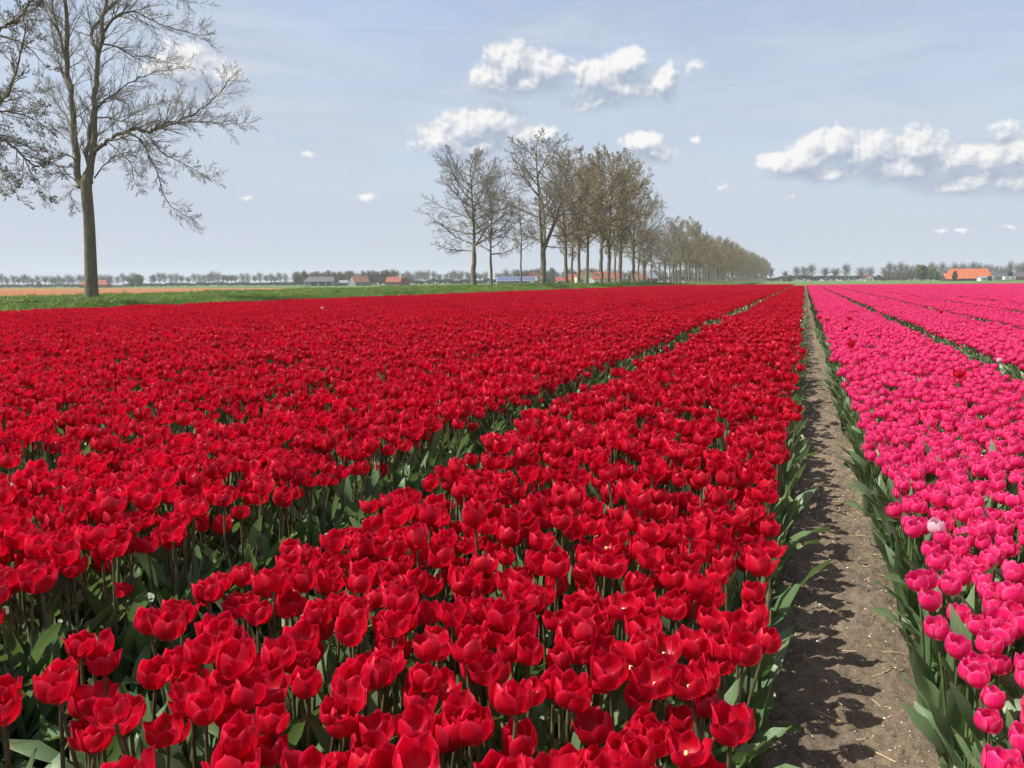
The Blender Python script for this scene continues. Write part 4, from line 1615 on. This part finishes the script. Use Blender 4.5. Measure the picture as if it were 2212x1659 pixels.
far_tree(FD[0], 2175, 570, .72, 'dark bushy tree beside the grey barn at far right', None, 'dark_evergreen', .9)
far_tree(FD[1], 2130, 560, .55, 'low dark shrub before the right end of the orange barn', None, 'dark_evergreen', 1.3)
far_tree(FG[0], 310, 700, 1.18, 'olive green leafy tree on the left horizon right of the red roof', None, 'green_tree', 1.0)
far_tree(FG[1], 294, 690, .95, 'smaller olive green tree beside the leafy one on the left horizon', None, 'green_tree', 1.2)
far_tree(FG[1], 95, 690, .65, 'low green willow at the foot of the left horizon trees', None, 'green_tree', 1.2)
far_tree(FG[1], 1363, 500, .85, 'yellow-green leafy tree behind the brick house', None, 'green_tree', 1.1)
far_tree(FG[0], 1702, 640, .62, 'small pale green tree right at the end of the avenue', None, 'green_tree', 1.0)


def hedge(name, dx0, dx1, D, h, label, seed, mat=M_HEDGE):
    """A far hedge: a long lumpy mass of leaf clumps, uneven on top."""
    rng = random.Random(seed)
    T = Tubes()
    x0, y0 = at_px(dx0, D); x1, y1 = at_px(dx1, D)
    L = math.hypot(x1 - x0, y1 - y0)
    n = int(L * 16)
    for k in range(n):
        t = rng.random()
        hh = h * (.55 + .6 * float(vnoise(np.array([t * L / 7.0]), np.array([seed * 1.0]), 3)[0]))
        z = hh * math.sqrt(rng.random())
        T.bud(Vector((x0 + (x1 - x0) * t + rng.gauss(0, .6), y0 + (y1 - y0) * t + rng.gauss(0, .8), GZ + z)), rng.uniform(.5, 1.0), 0)
    o = obj(name, T.mesh(name, [mat], False))
    tag(o, label, 'hedge')
    o['kind'] = 'stuff'
    return o


hedge('undergrowth', -80, 640, 735, 3.0, 'dark undergrowth along the foot of the left horizon trees', 1)
hedge('undergrowth', 640, 1330, 700, 4.2, 'undergrowth beneath the far trees behind the farms', 2)
hedge('undergrowth', 1320, 1700, 760, 5.0, 'dim undergrowth behind the receding avenue', 3)
hedge('undergrowth', 1690, 1910, 720, 5.5, 'low grey-green bushes below the spaced trees on the right horizon', 4)
hedge('undergrowth', 1890, 2330, 740, 5.0, 'undergrowth behind the orange-roofed farm', 5)

# ------------------------------------------------------------------ farms
M_ROOF_RED = simple('red_roof_tiles', (.27, .070, .048), .8, .15, 1.5)
M_ROOF_BROWN = simple('brown_roof_tiles', (.20, .085, .060), .8, .15, 1.5)
M_ROOF_ORANGE = simple('orange_roof_tiles', (.47, .125, .048), .8, .14, .8)
M_ROOF_GREY = simple('grey_roof_sheet', (.20, .215, .25), .5, .10, 1.0)
M_ROOF_DARK = simple('dark_roof_sheet', (.085, .085, .085), .7, .15, 1.0)
M_SOLAR = simple('blue_grey_solar_panel', (.085, .11, .19), .25, .08, 1.0, 0, .5)
M_BRICK = simple('house_brick', (.26, .105, .070), .85, .15, 2.0)
M_CREAM = simple('cream_render', (.66, .58, .36), .85, .05, 1.0)
M_WHITE = simple('white_paint', (.74, .74, .71), .6, .05, 1.0)
M_GREYWALL = simple('grey_boards', (.25, .24, .22), .85, .12, 1.0)
M_DARKWALL = simple('dark_boards', (.060, .058, .052), .85, .15, 1.0)
M_GLASS = simple('window_glass', (.045, .055, .065), .12, .05, 1.0, 0, .6)
M_BEIGE = simple('beige_wall', (.42, .38, .28), .85, .08, 1.0)


def box_data(x0, x1, y0, y1, z0, z1):
    V = [(x0, y0, z0), (x1, y0, z0), (x1, y1, z0), (x0, y1, z0), (x0, y0, z1), (x1, y0, z1), (x1, y1, z1), (x0, y1, z1)]
    Fq = [(0, 3, 2, 1), (4, 5, 6, 7), (0, 1, 5, 4), (1, 2, 6, 5), (2, 3, 7, 6), (3, 0, 4, 7)]
    return V, Fq


def box_obj(name, parent, mat, *a):
    return obj(name, make_mesh(name, *box_data(*a), mat), parent)


def gable_walls(Lx, Ly, wh, rh, hip=0.0):
    """Walls, ridge along x; hip: how far the ridge is cut back at the ends."""
    a, b = Lx / 2, Ly / 2
    V = [(-a, -b, -.4), (a, -b, -.4), (a, b, -.4), (-a, b, -.4), (-a, -b, wh), (a, -b, wh), (a, b, wh), (-a, b, wh), (-a, 0, wh + rh), (a, 0, wh + rh)]
    if hip:
        return V[:8], [(0, 1, 5, 4), (2, 3, 7, 6), (1, 2, 6, 5), (3, 0, 4, 7), (4, 5, 6, 7)]
    return V, [(0, 1, 5, 4), (2, 3, 7, 6), (1, 2, 6, 9, 5), (3, 0, 4, 8, 7), (4, 5, 9, 8), (6, 7, 8, 9)]


def roof_data(Lx, Ly, wh, rh, hip=0.0, ov=.35, th=.16):
    a, b = Lx / 2 + ov, Ly / 2 + ov
    ez = wh - rh * ov / (Ly / 2)
    r = a - hip
    V = []
    for dz in (.03, .03 + th):
        V += [(-a, -b, ez + dz), (a, -b, ez + dz), (a, b, ez + dz), (-a, b, ez + dz), (-r, 0, wh + rh + dz), (r, 0, wh + rh + dz)]
    up = [(6, 7, 11, 10), (8, 9, 10, 11), (7, 8, 11), (9, 6, 10)]
    dn = [(1, 0, 4, 5), (3, 2, 5, 4), (2, 1, 5), (0, 3, 4)]
    sd_ = [(0, 1, 7, 6), (1, 2, 8, 7), (2, 3, 9, 8), (3, 0, 6, 9)]
    if not hip:
        up, dn = up[:2], dn[:2]
        sd_ = [(0, 1, 7, 6), (2, 3, 9, 8), (1, 5, 11, 7), (5, 2, 8, 11), (3, 4, 10, 9), (4, 0, 6, 10)]
    return V, up + dn + sd_


def window(parent, x, z, w, h, yface, frame=None, name='window', axis='y', panes=True):
    """A window on the wall y = yface (towards -y) or x = yface (axis 'x', towards -x)."""
    f = .08
    def bx(nm, par, mat, u0, u1, d0, d1, z0, z1):
        if axis == 'y':
            return box_obj(nm, par, mat, u0, u1, yface - d1, yface - d0, z0, z1)
        return box_obj(nm, par, mat, yface - d1, yface - d0, u0, u1, z0, z1)
    wd = bx(name, parent, frame or M_WHITE, x - w / 2 - f, x + w / 2 + f, .003, .06, z - f, z + h + f)
    bx('pane', wd, M_GLASS, x - w / 2, x + w / 2, .063, .085, z, z + h)


def door(parent, x, w, h, yface, mat, axis='y'):
    if axis == 'y':
        return box_obj('door', parent, mat, x - w / 2, x + w / 2, yface - .09, yface - .003, -.3, h)
    return box_obj('door', parent, mat, yface - .09, yface - .003, x - w / 2, x + w / 2, -.3, h)


def building(name, label, dx, D, rz, Lx, Ly, wh, rh, wall, roof, hip=0.0, wins=(), doors=(), gwins=(), gdoors=(), chimneys=(), cat='building', z=GZ, solar=False, group=None):
    """Ridge along local x, local -y towards the camera when rz = 0. gwins: windows in the gable at x = -Lx/2."""
    x, y = at_px(dx, D)
    root = empty(name, (x, y, z), YAW + rz)
    tag(root, label, cat, group)
    obj('wall', make_mesh('wall', *gable_walls(Lx, Ly, wh, rh, hip), wall), root)
    rf = obj('roof', make_mesh('roof', *roof_data(Lx, Ly, wh, rh, hip), roof), root)
    for (cx, cw, ch) in chimneys:
        box_obj('chimney', rf, M_BRICK, cx - cw / 2, cx + cw / 2, -cw / 2, cw / 2, wh + rh * .6, wh + rh + ch)
    for (wx, wz, ww, hh) in wins:
        window(root, wx, wz, ww, hh, -Ly / 2)
    for (wy, wz, ww, hh) in gwins:
        window(root, wy, wz, ww, hh, -Lx / 2, axis='x')
    for (dxx, dw, dh, dm) in doors:
        door(root, dxx, dw, dh, -Ly / 2, dm)
    for (dyy, dw, dh, dm) in gdoors:
        door(root, dyy, dw, dh, -Lx / 2, dm, 'x')
    if solar:
        sl = math.hypot(Ly / 2, rh)
        n = int(Lx / 2.1)
        for k in range(n):
            x0, x1 = -Lx / 2 + .4 + k * 2.1, -Lx / 2 + 2.3 + k * 2.1
            def pt(xx, t, off):
                return (xx, -Ly / 2 + t * Ly / 2 - off * rh / sl, wh + t * rh + .2 + off * Ly / 2 / sl)
            V = [pt(x0, .08, .02), pt(x1, .08, .02), pt(x1, .92, .02), pt(x0, .92, .02), pt(x0, .08, .08), pt(x1, .08, .08), pt(x1, .92, .08), pt(x0, .92, .08)]
            obj('panel', make_mesh('solar_panel', V, box_data(0, 1, 0, 1, 0, 1)[1], M_SOLAR), rf)
    return root


GB = R(90)          # gable towards the camera
# left horizon
building('red_roofed_barn', 'low barn with a faded red roof just right of the big tree trunk', 216, 620, R(8), 21, 9, 2.4, 3.6, M_BRICK, M_ROOF_RED, 3.0, wins=[(-5, .9, 1.4, 1), (2, .9, 1.4, 1), (6, .9, 1.4, 1)], doors=[(-1.5, 1.2, 2, M_DARKWALL)])
building('pale_shed', 'low pale shed beside the red-roofed barn on the left horizon', 262, 640, 0, 12, 7, 1.8, 1.4, M_BEIGE, M_ROOF_GREY, wins=[(-2, .8, 1.4, .8)], doors=[(2, 2, 1.7, M_GREYWALL)])
building('open_field_barn', 'wide dark open barn below the far tree clump', 700, 560, R(-6), 22, 12, 3.2, 3.4, M_GREYWALL, M_ROOF_DARK, 2.0, wins=[(-8, 1.2, 1.6, .9)], doors=[(-3.5, 4.2, 3.0, M_DARKWALL), (2.5, 4.2, 3.0, M_DARKWALL), (7.5, 3.4, 3.0, M_DARKWALL)])
building('low_stable', 'long low stable right of the wide dark barn', 740, 570, 0, 14, 8, 2.2, 1.7, M_GREYWALL, M_ROOF_GREY, wins=[(-4, 1, 1.2, .7), (0, 1, 1.2, .7), (4, 1, 1.2, .7)])
building('brown_roofed_farmhouse', 'grey gabled farmhouse with brown-red roof slope on the left horizon', 780, 540, R(38), 11, 10, 2.6, 4.4, M_GREYWALL, M_ROOF_BROWN, wins=[(-3, .9, 1.3, 1.2), (2.5, .9, 1.3, 1.2)], gwins=[(-2.4, .9, 1.2, 1.2), (2.4, .9, 1.2, 1.2), (0, 3.3, 1.1, 1.1)], chimneys=[(3, .8, .8)])
building('red_roofed_house', 'left of two small houses with reddish roofs left of the avenue', 857, 520, R(-12), 10, 7, 2.6, 3.2, M_BRICK, M_ROOF_RED, wins=[(-3, .9, 1.3, 1.2), (0, .9, 1.3, 1.2), (3, .9, 1.3, 1.2)], chimneys=[(-3, .8, .9)])
building('brown_roofed_cottage', 'small steep brown cottage right of the red-roofed house', 879, 525, GB + R(10), 8, 6, 2.5, 3.2, M_BRICK, M_ROOF_BROWN, gwins=[(-1.4, .9, 1, 1.2), (1.4, .9, 1, 1.2)], chimneys=[(1, .7, .9)])
# behind the avenue
building('solar_roofed_shed', 'long low grey shed with a blue-grey solar roof behind the avenue', 1117, 430, R(4), 22, 10, 2.3, 2.3, M_GREYWALL, M_ROOF_GREY, wins=[(-8, .9, 1.2, .9), (-4, .9, 1.2, .9), (0, .9, 1.2, .9), (4, .9, 1.2, .9)], doors=[(8, 2.4, 2.1, M_WHITE)], solar=True)
building('brown_gabled_barn', 'brown barn with an open gable at the end of the solar-roofed shed', 1152, 440, GB + R(-24), 13, 9.5, 3.0, 4.0, M_BRICK, M_ROOF_BROWN, gwins=[(-3, 1, 1.1, 1.1)], gdoors=[(.8, 3.2, 3, M_DARKWALL)])
building('low_red_shed', 'low red-roofed shed left of the cream gable', 1222, 430, 0, 10, 6, 2.2, 1.8, M_WHITE, M_ROOF_RED, wins=[(-3, .9, 1, .8), (2, .9, 1, .8)], doors=[(0, 1, 1.9, M_DARKWALL)])
building('red_roofed_stable', 'red-roofed stable behind the forked trunk left of the cream gable', 1240, 425, 0, 9, 8, 2.5, 3.2, M_BRICK, M_ROOF_RED, wins=[(-2, .9, 1.2, 1), (2, .9, 1.2, 1)])
building('cream_gabled_barn', 'cream barn with its gable wall facing the field behind the avenue', 1268, 400, GB, 16, 11.5, 4.6, 2.4, M_CREAM, M_ROOF_RED, gwins=[(-3, 1.6, 1.1, 1.1), (3, 1.6, 1.1, 1.1)], gdoors=[(0, 3.4, 3.6, M_WHITE)])
building('long_red_barn', 'long white-walled barn with a bright red roof right of the cream gable', 1310, 395, R(3), 15, 9, 3.0, 3.4, M_WHITE, M_ROOF_RED, wins=[(-5, .7, 2.2, 1.1), (5, .7, 2.2, 1.1)], doors=[(0, 3.2, 2.6, M_GREYWALL)])
building('brick_house', 'brick house with a slate roof at the end of the first tree group', 1396, 420, R(20), 8.5, 8, 3.2, 3.2, M_BRICK, M_ROOF_GREY, wins=[(-2, 1, 1.3, 1.3), (2, 1, 1.3, 1.3)], gwins=[(0, 3.6, 1, 1)], chimneys=[(-2.5, .8, .9), (2.5, .8, .9)])
building('brick_annex', 'low brown-roofed annex left of the brick house', 1380, 415, R(5), 7, 7, 2.6, 2.8, M_BEIGE, M_ROOF_BROWN, wins=[(-1.5, .9, 1.2, 1), (1.5, .9, 1.2, 1)])
# right horizon
building('orange_roofed_farm_barn', 'big farm barn under a huge bright orange tiled roof at right', 2084, 590, R(-3), 30, 13, 2.0, 7.0, M_DARKWALL, M_ROOF_ORANGE, 1.2, wins=[(-10, .7, 1.4, .9), (-4, .7, 1.4, .9), (4, .7, 1.4, .9)], doors=[(9, 3.4, 1.9, M_WHITE)], cat='barn')
building('orange_roofed_annex', 'lower orange-roofed wing at the left end of the big orange barn', 2043, 585, R(-3), 8, 9, 1.6, 3.6, M_DARKWALL, M_ROOF_ORANGE, wins=[(0, .6, 1.4, .8)])
building('grey_barn', 'grey-roofed barn with a pale wall right of the orange barn', 2147, 600, R(10), 15, 11, 2.8, 3.0, M_BEIGE, M_ROOF_DARK, wins=[(-4, .9, 1.4, .9)], doors=[(2, 3.4, 2.6, M_GREYWALL)])
building('dark_roofed_house', 'dark-roofed house at the far right edge behind the white trailer', 2198, 610, R(-8), 15, 10, 2.8, 3.4, M_BRICK, M_ROOF_DARK, wins=[(-4, .9, 1.3, 1.2), (0, .9, 1.3, 1.2), (4, .9, 1.3, 1.2)], chimneys=[(2, .8, .8)])
building('white_lean_to', 'low white lean-to in front of the orange barn\'s right end', 2122, 575, R(0), 10, 5, 2.2, 1.0, M_WHITE, M_ROOF_GREY, wins=[(-2.5, .8, 1.4, .9)], doors=[(2, 2, 2, M_DARKWALL)])
building('pale_gabled_house', 'tiny pale gabled house below the spaced trees on the right horizon', 1869, 690, GB, 8, 7, 2.8, 3.0, M_WHITE, M_ROOF_RED, gwins=[(-1.5, .9, 1, 1.1), (1.5, .9, 1, 1.1)])
# white trailer
x, y = at_px(2172, 555)
tr = empty('white_trailer', (x, y, GZ), YAW)
tag(tr, 'white box trailer parked right of the grey barn', 'trailer')
box_obj('body', tr, M_WHITE, -4.0, 4.0, -1.2, 1.2, .7, 3.1)
box_obj('door', tr, M_GREYWALL, 1.6, 2.6, -1.23, -1.203, .8, 2.8)
window(tr, -1.8, 1.7, 1.6, .7, -1.2)
for wx in (-.6, .6):
    T = Tubes()
    T.tube([Vector((wx, -1.25, .38)), Vector((wx, -1.0, .38))], [.38, .38], 12)
    obj('wheel', T.mesh('wheel', [M_DARKWALL]), tr)
box_obj('tow_bar', tr, M_DARKWALL, 4.0, 5.3, -.08, .08, .62, .74)

# ------------------------------------------------------------------ haze
HAZE = 0.00020
hm = bpy.data.materials.new('haze')
hm.use_nodes = True
hm.node_tree.nodes.clear()
ht = NT(hm.node_tree)
pv = ht.n('ShaderNodeVolumePrincipled', None, Density=HAZE, Anisotropy=0.2)
pv.inputs['Color'].default_value = (.90, .94, 1.0, 1)
ho = ht.n('ShaderNodeOutputMaterial')
ht.set(ho.inputs['Volume'], pv.outputs[0])
hz_ = obj('haze', make_mesh('haze', *box_data(-1560, 1560, -1260, 1860, GZ - 1.0, 36.0), hm))
tag(hz_, 'thin spring haze over the flat fields', kind='stuff')
